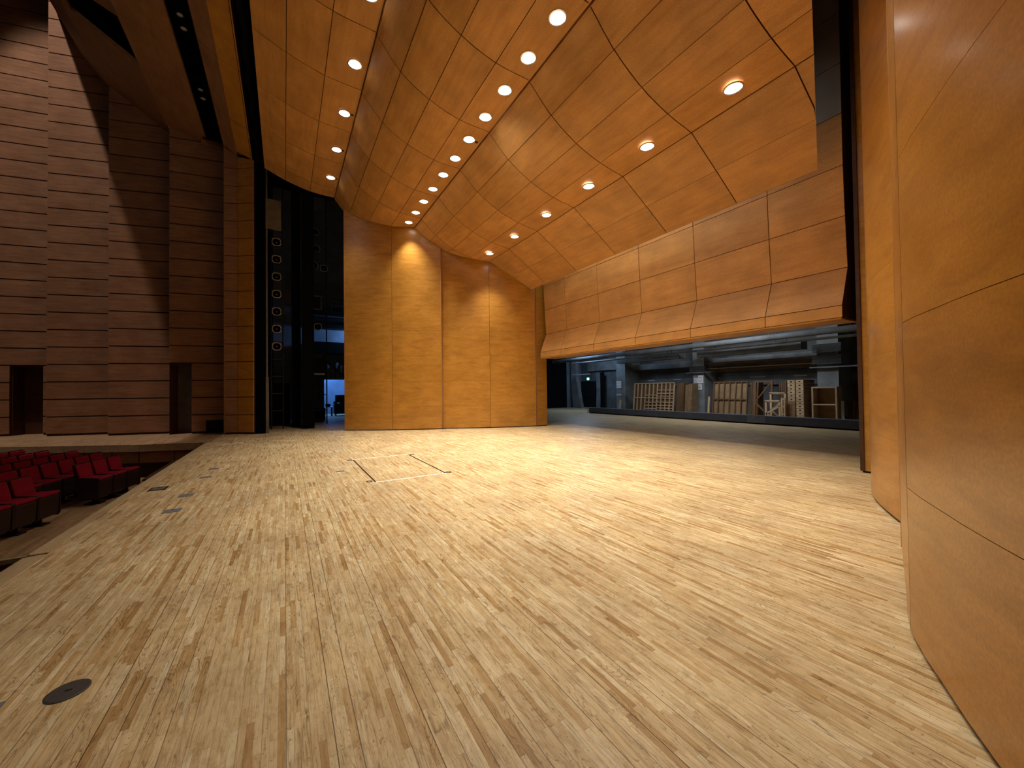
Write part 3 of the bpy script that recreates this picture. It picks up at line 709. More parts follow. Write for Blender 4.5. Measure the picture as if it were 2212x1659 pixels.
# ================================================================== PROSCENIUM BLACKS / WING
e = thing('house_curtain', (-0.74, 15.9, 0), 'tall black house curtain beside the proscenium column', 'curtain')
pts = []; yy = 15.68
m = MB(); a = []; b = []
for i in range(25):
    x = -0.87 + 0.30 * i / 24; off = 0.035 * math.sin(i * 1.55)
    a.append([(x, 15.74 + off, 0.01), (x, 15.74 + off, 9.42)]); b.append([(x, 16.2 + off, 0.01), (x, 16.2 + off, 9.42)])
m.sheet(a, b); m.build('drape', M['velvet'], e, smooth=True)
m = MB(); m.box(-0.9, 15.7, 9.42, -0.55, 16.25, 9.5); m.build('track', M['darksteel'], e)
m = MB(); a = []; b = []
for i in range(61):
    y = -2.5 + 18.1 * i / 60; off = 0.04 * math.sin(i * 1.7)
    a.append([(-0.80 + off, y, 9.32), (-0.80 + off, y, 12.2)]); b.append([(-0.70 + off, y, 9.32), (-0.70 + off, y, 12.2)])
m.sheet(a, b); tag(m.build('curtain_border', M['velvet'], smooth=True), 'black border curtain hanging above the front of the stage', 'curtain')
e = thing('guide_rail', (-0.54, 15.78, 0), 'thin grey vertical steel rail beside the black house curtain', 'rail')
m = MB(); m.box(-0.545, 15.76, 0, -0.50, 15.80, 9.4); m.build('rail', M['steel'], e)
m = MB(); m.box(-0.56, 15.74, 0, -0.47, 15.82, 1.95); m.build('lower_guard', M['greypanel'], e)
e = thing('hanging_board', (-0.33, 16.45, 7.4), 'dark grey board hung high in the wing above the lanterns', 'board')
m = MB(); m.box(-0.58, 16.43, 7.4, -0.09, 16.47, 8.5); m.build('board', M['greypanel'], e)
m = MB(); m.bar((-0.40, 16.47, 8.30), (-0.40, 17.345, 8.30), .03, .03); m.bar((-0.10, 16.47, 8.30), (-0.10, 17.345, 8.30), .03, .03); m.build('bracket', M['darksteel'], e)
# lanterns
SPUR = 0.338
def make_lantern():
    r = thing('stage_lantern', (0, 0, 0), 'x', 'stage light', 'stage lanterns in the far wing')
    m = MB(); m.lathe([(0.09, 0.30), (0.12, 0.26), (0.13, 0.03), (0.125, 0.0), (0.11, 0.0), (0.11, 0.1)], axis='Y', n=20); m.build('housing', M['black'], r, smooth=True)
    m = MB(); R, rr = 0.150, 0.128; n = 8
    o_ = []; i_ = []
    for k in range(16):
        t = 2 * math.pi * (k + .5) / 16; q = 1 / max(abs(math.cos(t)), abs(math.sin(t))); q = min(q, 1.12)
        o_.append((math.cos(t) * R * q, math.sin(t) * R * q)); i_.append((math.cos(t) * rr * q, math.sin(t) * rr * q))
    for k in range(16):
        l = (k + 1) % 16
        m.hexa([(o_[k][0], -0.02, o_[k][1]), (o_[l][0], -0.02, o_[l][1]), (i_[l][0], -0.02, i_[l][1]), (i_[k][0], -0.02, i_[k][1]), (o_[k][0], 0.0, o_[k][1]), (o_[l][0], 0.0, o_[l][1]), (i_[l][0], 0.0, i_[l][1]), (i_[k][0], 0.0, i_[k][1])])
    m.build('colour_frame', M['ring'], r)
    m = MB(); m.lathe([(0.002, 0.10), (0.105, 0.10), (0.105, 0.108), (0.002, 0.108)], axis='Y', n=20); m.build('lens', M['black'], r)
    m = MB(); m.lathe([(0.002, 0.03), (0.022, 0.05), (0.026, 0.098), (0.002, 0.099)], axis='Y', n=12); m.build('lamp', M['lens'], r, smooth=True)
    m = MB(); m.bar((-0.16, 0.15, -0.02), (-0.16, 0.15, 0.0), .02, .04); m.bar((-0.145, 0.15, 0.0), (-0.145, 0.15, 0.20), .012, .03); m.bar((0.145, 0.15, 0.0), (0.145, 0.15, 0.20), .012, .03); m.bar((-0.15, 0.15, 0.20), (0.15, 0.15, 0.20), .03, .012); m.bar((0, .15, .20), (0, SPUR, .20), .03, .03); m.build('yoke', M['darksteel'], r)
    return r
pl = make_lantern(); first = True
zs = [3.16 + 0.664 * k for k in range(7)]
spots = [((-0.25, 17.0, z), 'round stage lantern on the left ladder in far wing, %s from bottom' % ORD[i]) for i, z in enumerate(zs)]
spots += [((1.16, 18.56, 8.38), 'topmost round stage lantern on the right rack in far wing'), ((1.12, 18.56, 6.92), 'left one of the paired lanterns on the right rack'),
          ((1.50, 18.56, 6.84), 'right one of the paired lanterns on the right rack'), ((1.25, 18.56, 4.25), 'dim round lantern low on the right rack in far wing'), ((1.2, 18.56, 7.65), 'dim round lantern below the topmost one on the right rack')]
for loc, lab in spots:
    if first: pl.location = Vector(loc) * K; pl['label'] = lab; first = False
    else: dup(pl, loc, 0, lab)
def ladder(x0, x1, y, z0, z1, label, rungs):
    e = thing('lighting_ladder', ((x0 + x1) / 2, y, z0), label, 'lighting ladder', 'lighting ladders in the far wing')
    for x in (x0, x1):
        m = MB(); m.tube((x, y, z0), (x, y, z1), .025, 8); m.build('upright', M['darksteel'], e)
    for z in rungs:
        m = MB(); m.tube((x0, y, z), (x1, y, z), .018, 8); m.build('rung', M['darksteel'], e)
    return e
ladder(-0.44, -0.05, 17.36, 0.0, 9.4, 'left lighting ladder holding a column of round lanterns', [0.04 + 0.664 * k for k in range(1, 14)])
ladder(0.95, 1.62, 18.92, 0.0, 10.4, 'right lighting rack with paired lanterns beside the shell tower', [0.6, 1.3, 2.5, 3.4, 4.45, 5.2, 6.2, 7.04, 7.12, 7.85, 8.58, 9.4])
e = thing('floodlight', (1.19, 18.5, 5.0), 'boxy floodlight hung on the right rack in far wing', 'stage light')
m = MB(); m.box(1.02, 18.48, 5.0, 1.38, 18.9, 5.55); m.build('housing', M['black'], e, bevel=.01)
m = MB()
for a_, b_ in (((1.02, 18.47, 5.0), (1.38, 18.47, 5.0)), ((1.02, 18.47, 5.55), (1.38, 18.47, 5.55)), ((1.02, 18.47, 5.0), (1.02, 18.47, 5.55)), ((1.38, 18.47, 5.0), (1.38, 18.47, 5.55))): m.bar(a_, b_, .02, .02)
m.build('front_frame', M['ring'], e)
e = thing('control_box', (1.27, 18.55, 2.1), 'dark equipment box at the foot of the right lantern rack', 'equipment box')
m = MB(); m.box(0.98, 18.4, 2.05, 1.58, 18.9, 2.9); m.build('case', M['black'], e, bevel=.015)
m = MB(); m.box(1.05, 18.385, 2.15, 1.5, 18.4, 2.22); m.build('label_plate', M['ring'], e)
# black masking flats
for x0, x1, y, lab in ((0.245, 0.565, 17.6, 'tall black masking flat in the wing, the one farther back'), (0.58, 1.0, 16.75, 'tall black masking flat in the wing, nearer the stage')):
    e = thing('masking_flat', ((x0 + x1) / 2, y, 0), lab, 'masking flat', 'black masking flats in the far wing')
    m = MB(); m.box(x0, y, 0.0, x1, y + 0.05, 10.4); m.build('face', M['velvet'], e)
    m = MB(); m.box(x0, y + .05, 0, x0 + .05, y + .1, 10.4); m.box(x1 - .05, y + .05, 0, x1, y + .1, 10.4)
    for z in (0, 3.4, 6.8, 10.3): m.box(x0 + .05, y + .05, z, x1 - .05, y + .1, z + .06)
    m.build('frame', M['darkwood'], e)
    m = MB(); m.hexa([(x0, y + .1, 0), (x1, y + .1, 0), (x1, y + .6, 0), (x0, y + .6, 0), (x0, y + .1, .06), (x1, y + .1, .06), (x1, y + .6, .04), (x0, y + .6, .04)]); m.build('foot', M['darkwood'], e)
e = thing('covered_cabinet', (-0.2, 19.2, 0), 'large black covered cabinet standing in the far wing under the lanterns', 'cabinet')
m = MB(); m.box(-0.5, 18.9, 0.06, 0.2, 19.6, 1.80); m.build('cover', M['velvet'], e, bevel=.04)
for x in (-0.42, 0.12):
    for y in (18.98, 19.5):
        m = MB(); m.tube((x - .015, y, .03), (x + .015, y, .03), .03, 10); m.build('castor', M['black'], e)
# galleries on the far wing wall
e = thing('catwalk', (3.5, 22.7, 3.4), 'dark lower catwalk on the far wing wall above the lit doorway', 'catwalk', 'catwalks on the far wing wall')
m = MB(); m.box(1.3, 22.3, 3.45, 6, 22.98, 4.05); m.build('deck', M['black'], e)
m = MB()
for x in (3.2, 4.5, 5.5): m.bar((x, 22.9, 2.2), (x, 22.35, 3.45), .05, .05)
m.build('bracket', M['darksteel'], e)
e = thing('catwalk', (3.5, 22.7, 4.8), 'dark upper catwalk with railing on the far wing wall', 'catwalk', 'catwalks on the far wing wall')
m = MB(); m.box(1.2, 22.3, 4.80, 6, 22.98, 4.98); m.build('deck', M['black'], e)
m = MB(); m.box(1.2, 22.3, 5.28, 6, 22.4, 5.36); m.box(1.2, 22.3, 5.46, 6, 22.4, 5.50); m.box(1.2, 22.3, 5.58, 6, 22.98, 5.72); m.build('pipe_rack', M['black'], e)
m = MB()
for z in (6.0, 6.25, 6.5): m.tube((1.2, 22.32, z), (6, 22.32, z), .018, 6)
for x in (2.15, 2.65, 3.2): m.tube((x, 22.32, 5.7), (x, 22.32, 6.5), .018, 6)
m.build('railing', M['darksteel'], e)
m = MB()
for i in range(20):
    pass
e = thing('grey_drape', (2.4, 22.2, 2.2), 'grey cloth sagging under the lower catwalk above the lit doorway', 'drape')
a = []; b = []
for i in range(17):
    x = 1.75 + 1.2 * i / 16; zt = 2.75 + 0.12 * math.sin(i * .9) + .2 * (i / 16); y = 22.2 + .04 * math.sin(i * 2.1)
    a.append([(x, y, 2.12), (x, y, zt)]); b.append([(x, y + .02, 2.12), (x, y + .02, zt)])
m = MB(); m.sheet(a, b); m.build('cloth', M['drape'], e, smooth=True)
m = MB(); m.bar((1.7, 22.15, 3.3), (2.85, 22.15, 2.1), .06, .06); m.bar((1.80, 22.2, 2.6), (1.80, 22.285, 3.46), .02, .02); m.bar((2.9, 22.2, 2.6), (2.9, 22.285, 3.46), .02, .02); m.build('brace', M['darksteel'], e)
m = MB(); a = []; b = []
for i in range(13):
    x = 1.30 + 0.36 * i / 12; y = 22.24 + .03 * math.sin(i * 1.9); x += .05
    a.append([(x, y, 0.3), (x, y, 2.05)]); b.append([(x, y + .02, 0.3), (x, y + .02, 2.05)])
m.sheet(a, b); m.bar((1.40, 22.24, 2.0), (1.40, 22.29, 3.46), .012, .012); m.bar((1.65, 22.24, 2.0), (1.65, 22.29, 3.46), .012, .012); tag(m.build('clear_sheet', M['drape'], smooth=True), 'pale crumpled sheet hanging left of the lit wing doorway', 'sheet')
e = thing('flight_case', (1.35, 21.0, 0), 'black case on the wing floor left of the lit doorway', 'case')
m = MB(); m.box(1.1, 20.8, 0.02, 1.72, 21.35, 0.62); m.build('case', M['black'], e, bevel=.02)
m = MB(); m.box(1.1, 20.79, .05, 1.72, 20.8, .08); m.build('rim', M['ring'], e)
# corridor things seen in the lit doorway
e = thing('side_table', (2.15, 24.6, 0), 'small pale topped table in the blue lit doorway', 'table')
m = MB(); m.box(1.95, 24.4, 0.50, 2.4, 24.9, 0.54); m.build('tabletop', M['paper'], e)
for x, y in ((1.98, 24.43), (2.37, 24.43), (1.98, 24.87), (2.37, 24.87)):
    m = MB(); m.box(x - .02, y - .02, 0, x + .02, y + .02, .5); m.build('leg', M['black'], e)
e = thing('black_bag', (2.17, 24.6, 0.54), 'small dark bag on the pale table in the lit doorway', 'bag')
m = MB(); m.box(2.03, 24.5, .54, 2.3, 24.75, .72); m.build('body', M['black'], e, bevel=.05)
m = MB(); m.lathe([(.05, -.008), (.065, -.008), (.065, .008), (.05, .008)], (2.17, 24.62, .73), axis='Y', n=16, closed=True); m.build('handle', M['black'], e)
e = thing('equipment_rack', (2.8, 24.7, 0), 'dark stacked equipment cart in the blue lit doorway', 'equipment cart')
m = MB(); m.box(2.5, 24.4, .12, 3.3, 25.1, .85); m.build('lower_case', M['black'], e, bevel=.02)
m = MB(); m.box(2.58, 24.45, .85, 3.25, 25.0, 1.22); m.build('upper_case', M['black'], e, bevel=.02)
m = MB(); m.box(2.62, 24.385, .70, 2.78, 24.4, .80); m.build('paper_tag', M['paper'], e)
for x in (2.58, 3.2):
    for y in (24.48, 25.0):
        m = MB(); m.tube((x - .02, y, .06), (x + .02, y, .06), .06, 10); m.build('castor', M['black'], e)

# ================================================================== SCENERY DOCK
e = thing('low_barrier', (15.2, 10, 0), 'long low navy covered barrier lying across the dock floor', 'barrier')
m = MB(); m.box(15.12, -2, 0.05, 15.38, 16.75, 0.33); m.build('cover', M['navy'], e, bevel=.015)
m = MB(); m.box(15.115, 7.3, .06, 15.119, 7.95, .335); m.build('patch', M['navylight'], e)
m = MB(); m.box(15.2, -2, 0.0, 15.35, 16.7, .05); m.build('skid', M['black'], e)
m = MB(); m.hexa([(15.08, 16.75, 0), (15.4, 16.75, 0), (15.4, 16.95, 0), (15.08, 16.95, 0), (15.2, 16.75, .34), (15.3, 16.75, .34), (15.3, 16.79, .34), (15.2, 16.79, .34)]); m.build('end_flap', M['paper'], e)
e = thing('exit_sign', (19.98, 22.12, 2.02), 'small glowing green exit sign above the dark dock door', 'exit sign')
m = MB(); m.box(19.93, 21.97, 2.05, 19.99, 22.27, 2.27); m.build('casing', M['steel'], e)
m = MB(); m.box(19.925, 21.985, 2.065, 19.93, 22.255, 2.255); m.build('lit_face', M['exit'], e)
m = MB()   # running figure and doorway pictogram
m.box(19.921, 22.03, 2.08, 19.925, 22.10, 2.24); m.lathe([(.001, -.002), (.016, -.002), (.016, .002), (.001, .002)], (19.923, 22.165, 2.225), axis='X', n=12)
m.bar((19.923, 22.16, 2.205), (19.923, 22.175, 2.15), .004, .028); m.bar((19.923, 22.175, 2.15), (19.923, 22.14, 2.09), .004, .014); m.bar((19.923, 22.175, 2.15), (19.923, 22.22, 2.10), .004, .014); m.bar((19.923, 22.16, 2.2), (19.923, 22.125, 2.165), .004, .012); m.bar((19.923, 22.16, 2.2), (19.923, 22.21, 2.175), .004, .012)
m.build('pictogram', M['exitmark'], e)
def frame_flat(x, y0, y1, z1, cols, rows, label, lean=0.25, mat='pine', back='ply', depth=.06, extra=None, rib=.045):
    """wooden flat seen from its ribbed back, leaning on what stands behind"""
    e = thing('scenery_flat', (x, (y0 + y1) / 2, 0), label, 'scenery flat', 'wooden scenery flats stored in the dock')
    X = lambda z: x + lean * z / z1
    def bar(ya, za, yb, zb, w=rib): 
        mm.bar((X(za) + .0, ya, za), (X(zb) + .0, yb, zb), w if abs(yb - ya) > abs(zb - za) else depth, depth if abs(yb - ya) > abs(zb - za) else w, up=(1, 0, 0) if abs(yb - ya) > abs(zb - za) else (0, 1, 0))
    mm = MB(); bar(y0 + rib / 2, .02, y0 + rib / 2, z1); bar(y1 - rib / 2, .02, y1 - rib / 2, z1); bar(y0, .04, y1, .04); bar(y0, z1 - .02, y1, z1 - .02); mm.build('outer_frame', M[mat], e)
    for k in range(1, rows):
        mm = MB(); bar(y0, z1 * k / rows, y1, z1 * k / rows); mm.build('rail', M[mat], e)
    for k in range(1, cols):
        mm = MB(); yy = y0 + (y1 - y0) * k / cols; bar(yy, .05, yy, z1 - .03); mm.build('rib', M[mat], e)
    if extra: 
        mm = MB()
        for (a, b, c, d_) in extra: bar(a, b, c, d_, .05)
        mm.build('cross_slat', M[mat], e)
    mm = MB(); mm.hexa([(X(0) + depth * .7, y0, .02), (X(0) + depth * .7, y1, .02), (X(0) + depth, y1, .02), (X(0) + depth, y0, .02), (X(z1) + depth * .7, y0, z1), (X(z1) + depth * .7, y1, z1), (X(z1) + depth, y1, z1), (X(z1) + depth, y0, z1)])
    if back: mm.build('facing', M[back], e)
    return e
ex = []
for r_ in (0.16, 0.30, 0.44, .62, 0.95, 1.10, 1.28): ex.append((13.1, r_, 14.15, r_))
for r_ in (0.25, .42, .6, 1.0): ex.append((14.2, r_, 15.0, r_))
frame_flat(17.7, 13.08, 15.8, 1.69, 10, 2, 'pale ribbed wooden flat with many pigeonhole slats, left of the sign pillar', .2, 'pine', 'oldwood', extra=ex, rib=.05)
frame_flat(17.75, 9.36, 10.96, 1.66, 6, 2, 'brown ribbed scenery flat with six bays right of the sign pillar', .2, 'oldwood', 'ply')
for i, (ya, yb, zz, mt) in enumerate(((12.62, 13.04, 1.66, 'oldwood'), (12.18, 12.56, 1.60, 'ply'), (8.98, 9.33, 1.67, 'oldwood'), (7.9, 8.2, 1.62, 'oldwood'))):
    lab = ['stack of dark boards on edge beside the pigeonhole flat, front', 'second board behind the dark boards beside the pigeonhole flat', 'dark boards on edge right of the six bay flat', 'dark boards on edge behind the braced open frame'][i]
    e = thing('board_bundle', (17.9, (ya + yb) / 2, 0), lab, 'boards')
    for k in range(4):
        y = ya + (yb - ya) * k / 4; m = MB(); m.hexa([(17.85 + i * .04, y, 0), (18.4, y, 0), (18.4, y + (yb - ya) / 4 - .012, 0), (17.85 + i * .04, y + (yb - ya) / 4 - .012, 0), (18.0 + i * .04, y, zz - .02 * k), (18.5, y, zz - .02 * k), (18.5, y + (yb - ya) / 4 - .012, zz - .02 * k), (18.0 + i * .04, y + (yb - ya) / 4 - .012, zz - .02 * k)]); m.build('board', M[mt], e)
# open braced frame
e = thing('braced_frame', (17.6, 8.6, 0), 'open wooden frame with diagonal brace left of the crate stacks', 'wooden frame')
m = MB(); m.bar((17.6, 8.94, 0), (17.75, 8.94, 1.65), .07, .07); m.bar((17.6, 8.28, 0), (17.75, 8.28, 1.65), .07, .07); m.bar((17.75, 8.94, 1.62), (17.75, 8.28, 1.62), .07, .06); m.build('outer_frame', M['oldwood'], e)
m = MB(); m.bar((17.66, 8.93, .75), (17.74, 8.3, 1.6), .05, .05); m.build('upper_brace', M['oldwood'], e)
m = MB(); m.bar((17.66, 8.93, .72), (17.55, 8.2, .02), .06, .06); m.build('lower_brace', M['oldwood'], e)
# step units
def step_unit(x, y0, y1, z1, label):
    e = thing('step_frame', (x, (y0 + y1) / 2, 0), label, 'stair frame', 'small stair frames by the crate stacks')
    for nm, a, b in (('upright', (x, y1, 0), (x, y1, z1)), ('upright', (x, y0, 0), (x, y0, z1)), ('tread', (x, y1 + .04, z1), (x, y0, z1)), ('brace', (x, y1, z1 * .38), (x, y0, z1 * .8)), ('brace', (x, y1, z1 * .38), (x, y0 + .1, 0.05))):
        m = MB(); m.bar(a, b, .07, .07); m.build(nm, M['pine'], e)
    m = MB(); m.box(x - .05, y0, z1, x + .35, y1 + .04, z1 + .04); m.build('tread_board', M['pine'], e)
step_unit(16.85, 7.60, 8.1, 0.80, 'low pale stair frame with crossed braces in front of the braced frame')
step_unit(17.35, 7.62, 8.15, 1.12, 'taller stair frame half hidden behind the low one')
# crates
def make_crate():
    r = thing('wooden_crate', (0, 0, 0), 'x', 'crate', 'stacked wooden crates in the dock')
    m = MB(); m.box(-.03, -.125, .0, 0, .125, .045); m.box(-.03, -.125, .085, 0, .125, .128); m.box(-.03, -.125, .045, 0, -.035, .085); m.box(-.03, .035, .045, 0, .125, .085); m.build('front_panel', M['pine'], r)
    m = MB(); m.box(0.001, -.125, 0, .9, -.105, .128); m.box(0.001, .105, 0, .9, .125, .128); m.box(.88, -.105, 0, .9, .105, .128); m.box(0.001, -.105, 0.0, .88, .105, .012); m.build('body', M['ply'], r)
    m = MB(); m.box(.01, -.104, .012, .02, .104, .12); m.build('inside_shade_sheet', M['void'], r)  # black sheet behind the hand hole stands in for the shade inside
    return r
pc = make_crate(); first = True
for cidx, (y, n0) in enumerate(((7.25, 6), (6.965, 0))):
    for k in range(n0, 12):
        loc = (17.0, y, k * .137 + .003); pos = k - n0
        lab = 'pale wooden crate in the %s stack, %s from %s' % (('left' if cidx == 0 else 'right'), ORD[11 - k], 'the top')
        if first: pc.location = Vector(loc) * K; pc['label'] = lab; first = False
        else: dup(pc, loc, 0, lab)
e = thing('low_table_platform', (17.4, 7.25, 0), 'grey brown plywood box under the left crate stack', 'platform')
m = MB(); m.box(16.95, 7.12, 0.0, 17.9, 7.385, 0.82); m.build('box', M['ply'], e)
e = thing('standing_pallet', (16.8, 7.45, 0), 'pale slotted pallet standing on edge by the crate stacks', 'pallet')
m = MB(); m.box(16.78, 7.39, 0, 16.84, 7.44, .94); m.box(16.78, 7.475, 0, 16.84, 7.53, .94)
for z in (0, .28, .58, .88): m.box(16.785, 7.44, z, 16.835, 7.475, z + .06)
m.build('front_slats', M['pine'], e)
e = thing('open_shelf', (16.8, 6.12, 0), 'open two bay plywood shelf standing right of the crate stacks', 'shelf')
m = MB(); m.box(16.75, 5.74, 0, 17.15, 5.79, 1.37); m.box(16.75, 6.45, 0, 17.15, 6.50, 1.37); m.box(16.75, 5.79, 1.32, 17.15, 6.45, 1.37); m.box(16.75, 5.79, 0, 17.15, 6.45, .05); m.build('carcass', M['pine'], e)
m = MB(); m.box(16.75, 5.79, .70, 17.13, 6.45, .74); m.build('shelf_board', M['pine'], e)
m = MB(); m.box(17.13, 5.79, .05, 17.15, 6.45, 1.32); m.build('back_panel', M['ply'], e)
e = thing('leaning_plank', (16.8, 5.68, 0), 'white plank leaning right of the open shelf', 'plank')
m = MB(); m.hexa([(16.78, 5.56, 0), (16.82, 5.56, 0), (16.82, 5.64, 0), (16.78, 5.64, 0), (16.95, 5.62, .86), (16.99, 5.62, .86), (16.99, 5.70, .86), (16.95, 5.70, .86)]); m.build('plank', M['paper'], e)
e = thing('leaning_board', (17.0, 5.4, 0), 'dark red brown board leaning near the right pier', 'board')
m = MB(); m.hexa([(17.0, 5.2, 0), (17.04, 5.2, 0), (17.04, 5.55, 0), (17.0, 5.55, 0), (17.2, 5.2, .85), (17.24, 5.2, .85), (17.24, 5.55, .85), (17.2, 5.55, .85)]); m.build('board', M['darkwood'], e)
m = MB(); m.bar((16.98, 5.36, 0), (17.18, 5.40, .85), .04, .03); m.build('batten', M['oldwood'], e)
for y, z, lab in ((11.15, .95, 'pale upright timber left of the six bay flat'), (16.9, .7, 'pale short timber leaning by the left dock pillar')):
    e = thing('timber', (17.8, y, 0), lab, 'timber')
    m = MB(); m.bar((17.75, y, 0), (17.85, y, z), .09, .05); m.build('post', M['pine'], e)
# signs
def sign(x, y0, y1, z0, z1, label, lines, cat='sign'):
    e = thing('paper_sign', (x, (y0 + y1) / 2, z0), label, cat, 'paper signs in the dock')
    m = MB(); m.box(x, y0, z0, x + .02, y1, z1); m.build('sheet', M['paper'], e)
    m = MB()
    for k in range(lines):
        z = z1 - (z1 - z0) * (k + .7) / (lines + .4); w = (y1 - y0) * random.uniform(.5, .8)
        m.box(x - .003, y1 - (y1 - y0) * .1 - w, z - .012, x, y1 - (y1 - y0) * .1, z + .012)
    m.build('print', M['ink'], e)
sign(18.56, 11.90, 12.18, 1.61, 2.03, 'larger white notice with dark print on the middle dock pillar', 2)
sign(18.56, 12.185, 12.42, 1.62, 1.90, 'pinkish white notice left of the larger one on the middle pillar', 3)
sign(18.56, 11.98, 12.18, 1.28, 1.58, 'small white notice below the pair on the middle dock pillar', 4)
sign(18.56, 17.5, 17.9, 1.42, 1.88, 'pale notice board on the left dock pillar', 2)
sign(18.56, 17.5, 17.9, 0.95, 1.05, 'narrow pale label low on the left dock pillar', 1)
for i, (ya, yb) in enumerate(((15.8, 16.6), (13.95, 14.75), (9.4, 10.4), (7.7, 8.5))):
    m = MB(); m.box(19.84, ya + .15, 1.86, 19.85, yb - .15, 1.90)
    tag(m.build('wall_label', M['paper']), 'thin pale label strip on the dock wall beam, %s from left' % ORD[i], 'label', 'pale strips on the dock wall')
# pipes, ducts, battens
def pipe(x, y0, y1, z, r, label, mat='steel'):
    e = thing('ceiling_pipe', (x, (y0 + y1) / 2, z), label, 'pipe', 'pipes under the dock ceiling')
    m = MB(); m.tube((x, y0, z), (x, y1, z), r, 14); m.build('pipe', M[mat], e, smooth=True)
    y = y0 + .8
    while y < y1:
        m = MB(); m.bar((x, y, z + r), (x, y, 4.9), .03, .03); m.build('hanger', M['darksteel'], e); y += 2.6
pipe(17.0, 2.0, 22.6, 3.40, .12, 'thick grey pipe running under the dock ceiling', 'concdark')
pipe(17.5, 2.0, 21.0, 3.20, .05, 'thin grey pipe below the thick one in the dock', 'conc')
e = thing('air_duct', (18.0, 9.45, 2.90), 'square grey duct between the middle and right dock pillars', 'duct', 'ducts under the dock ceiling')
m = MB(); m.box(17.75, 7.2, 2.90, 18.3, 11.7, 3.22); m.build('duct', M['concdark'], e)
m = MB()
for y in (7.8, 11.1): m.box(17.98, y, 3.22, 18.02, y + .04, 4.9)
m.build('hanger', M['darksteel'], e)
e = thing('air_duct', (18.0, 14.9, 2.95), 'square grey duct between the left and middle dock pillars', 'duct', 'ducts under the dock ceiling')
m = MB(); m.box(17.75, 12.7, 2.95, 18.3, 17.1, 3.25); m.build('duct', M['concdark'], e)
m = MB()
for y in (13.299999999999999, 16.5): m.box(17.98, y, 3.25, 18.02, y + .04, 4.9)
m.build('hanger', M['darksteel'], e)
e = thing('louvre_panel', (18.5, 6.65, 2.2), 'grey slatted louvre panel on the right dock pillar', 'louvre', 'louvre panels on the dock pillars')
m = MB()
for k in range(8): m.box(18.40, 6.15, 2.28 + k * .045, 18.58, 7.1, 2.295 + k * .045)
for k in range(8): m.box(18.40, 6.15, 2.75 + k * .045, 18.58, 7.1, 2.765 + k * .045)
m.build('slats', M['conc'], e)
m = MB(); m.box(18.38, 5.4, 2.12, 18.58, 7.18, 2.17); m.build('ledge', M['conc'], e)
e = thing('louvre_panel', (18.5, 12.18, 2.2), 'grey slatted louvre panel on the middle dock pillar', 'louvre', 'louvre panels on the dock pillars')
m = MB()
for k in range(6): m.box(18.45, 11.75, 2.25 + k * .05, 18.59, 12.6, 2.265 + k * .05)
m.build('slats', M['concdark'], e)
m = MB(); m.box(18.4, 11.4, 2.15, 18.59, 12.75, 2.2); m.build('ledge', M['concdark'], e)
for k, (z, lab) in enumerate(((2.35, 'upper stored bundle of dark battens between the dock pillars'), (2.62, 'top stored bundle of dark battens between the dock pillars'))):
    e = thing('stored_battens', (18.9, 9.4, z), lab, 'battens')
    for j in range(3):
        m = MB(); m.bar((18.75 + j * .12, 6.998, z - .06 * j), (18.75 + j * .12, 11.872, z - .06 * j), .06, .05); m.build('batten', M['oldwood'], e)
m = MB(); m.tube((18.582, 20.4, 2.45), (18.582, 22.4, 2.45), .02, 8); tag(m.build('fluorescent_tube', M['paper']), 'unlit pale tube in front of the leaning dock pillar', 'tube light')
e = thing('dark_curtain', (19.6, 20.4, 0), 'narrow black curtain right of the dock door', 'curtain')
m = MB(); a = []; b = []
for i in range(13):
    y = 20.12 + .42 * i / 12; x = 19.65 + .03 * math.sin(i * 1.8); a.append([(x, y, .02), (x, y, 2.57)]); b.append([(x + .02, y, .02), (x + .02, y, 2.57)])
m.sheet(a, b); m.build('cloth', M['velvet'], e, smooth=True)
e = thing('corner_dark_sheet', (15.8, 22.85, 0), 'added wide black sheet darkening the corner behind the covered grand piano', 'curtain')  # black sheet added to give this corner its deep shade
m = MB(); a = []; b = []
for i in range(41):
    x = 13.0 + 5.4 * i / 40; y = 22.85 + .05 * math.sin(i * 1.7); a.append([(x, y, .01), (x, y, 4.85)]); b.append([(x, y + .02, .01), (x, y + .02, 4.85)])
m.sheet(a, b); m.build('cloth', M['velvet'], e, smooth=True)
m = MB(); m.tube((13.0, 22.85, 4.88), (18.4, 22.85, 4.88), .025, 8); m.build('track', M['darksteel'], e)
e = thing('stage_step', (-2.3, 12.4, -0.93), 'dark brown wooden step along the far stage front beside the hall floor', 'step')
m = MB(); m.box(-2.6, 11.0, -0.44, -2.01, 13.72, -0.40); m.build('tread', M['darkwood'], e)
m = MB(); m.box(-2.57, 11.03, -0.929, -2.01, 13.7, -0.44); m.build('base', M['darkwood'], e)
e = thing('grand_piano', (14.6, 21.6, 0), 'dark covered grand piano in the shadow beyond the far pier', 'piano')
m = MB(); m.prism([(13.9, 21.0), (15.3, 21.0), (15.3, 22.2), (14.6, 22.6), (13.9, 22.2)], .62, .95); m.build('case', M['black'], e, bevel=.03)
for x, y in ((14.0, 21.15), (15.2, 21.15), (14.6, 22.35)):
    m = MB(); m.tube((x, y, 0), (x, y, .62), .05, 10); m.build('leg', M['black'], e)
m = MB(); m.box(14.3, 20.97, .25, 14.32, 21.0, .6); m.bar((14.1, 20.98, .2), (14.7, 20.98, .2), .03, .03); m.build('pedal_lyre', M['ring'], e)

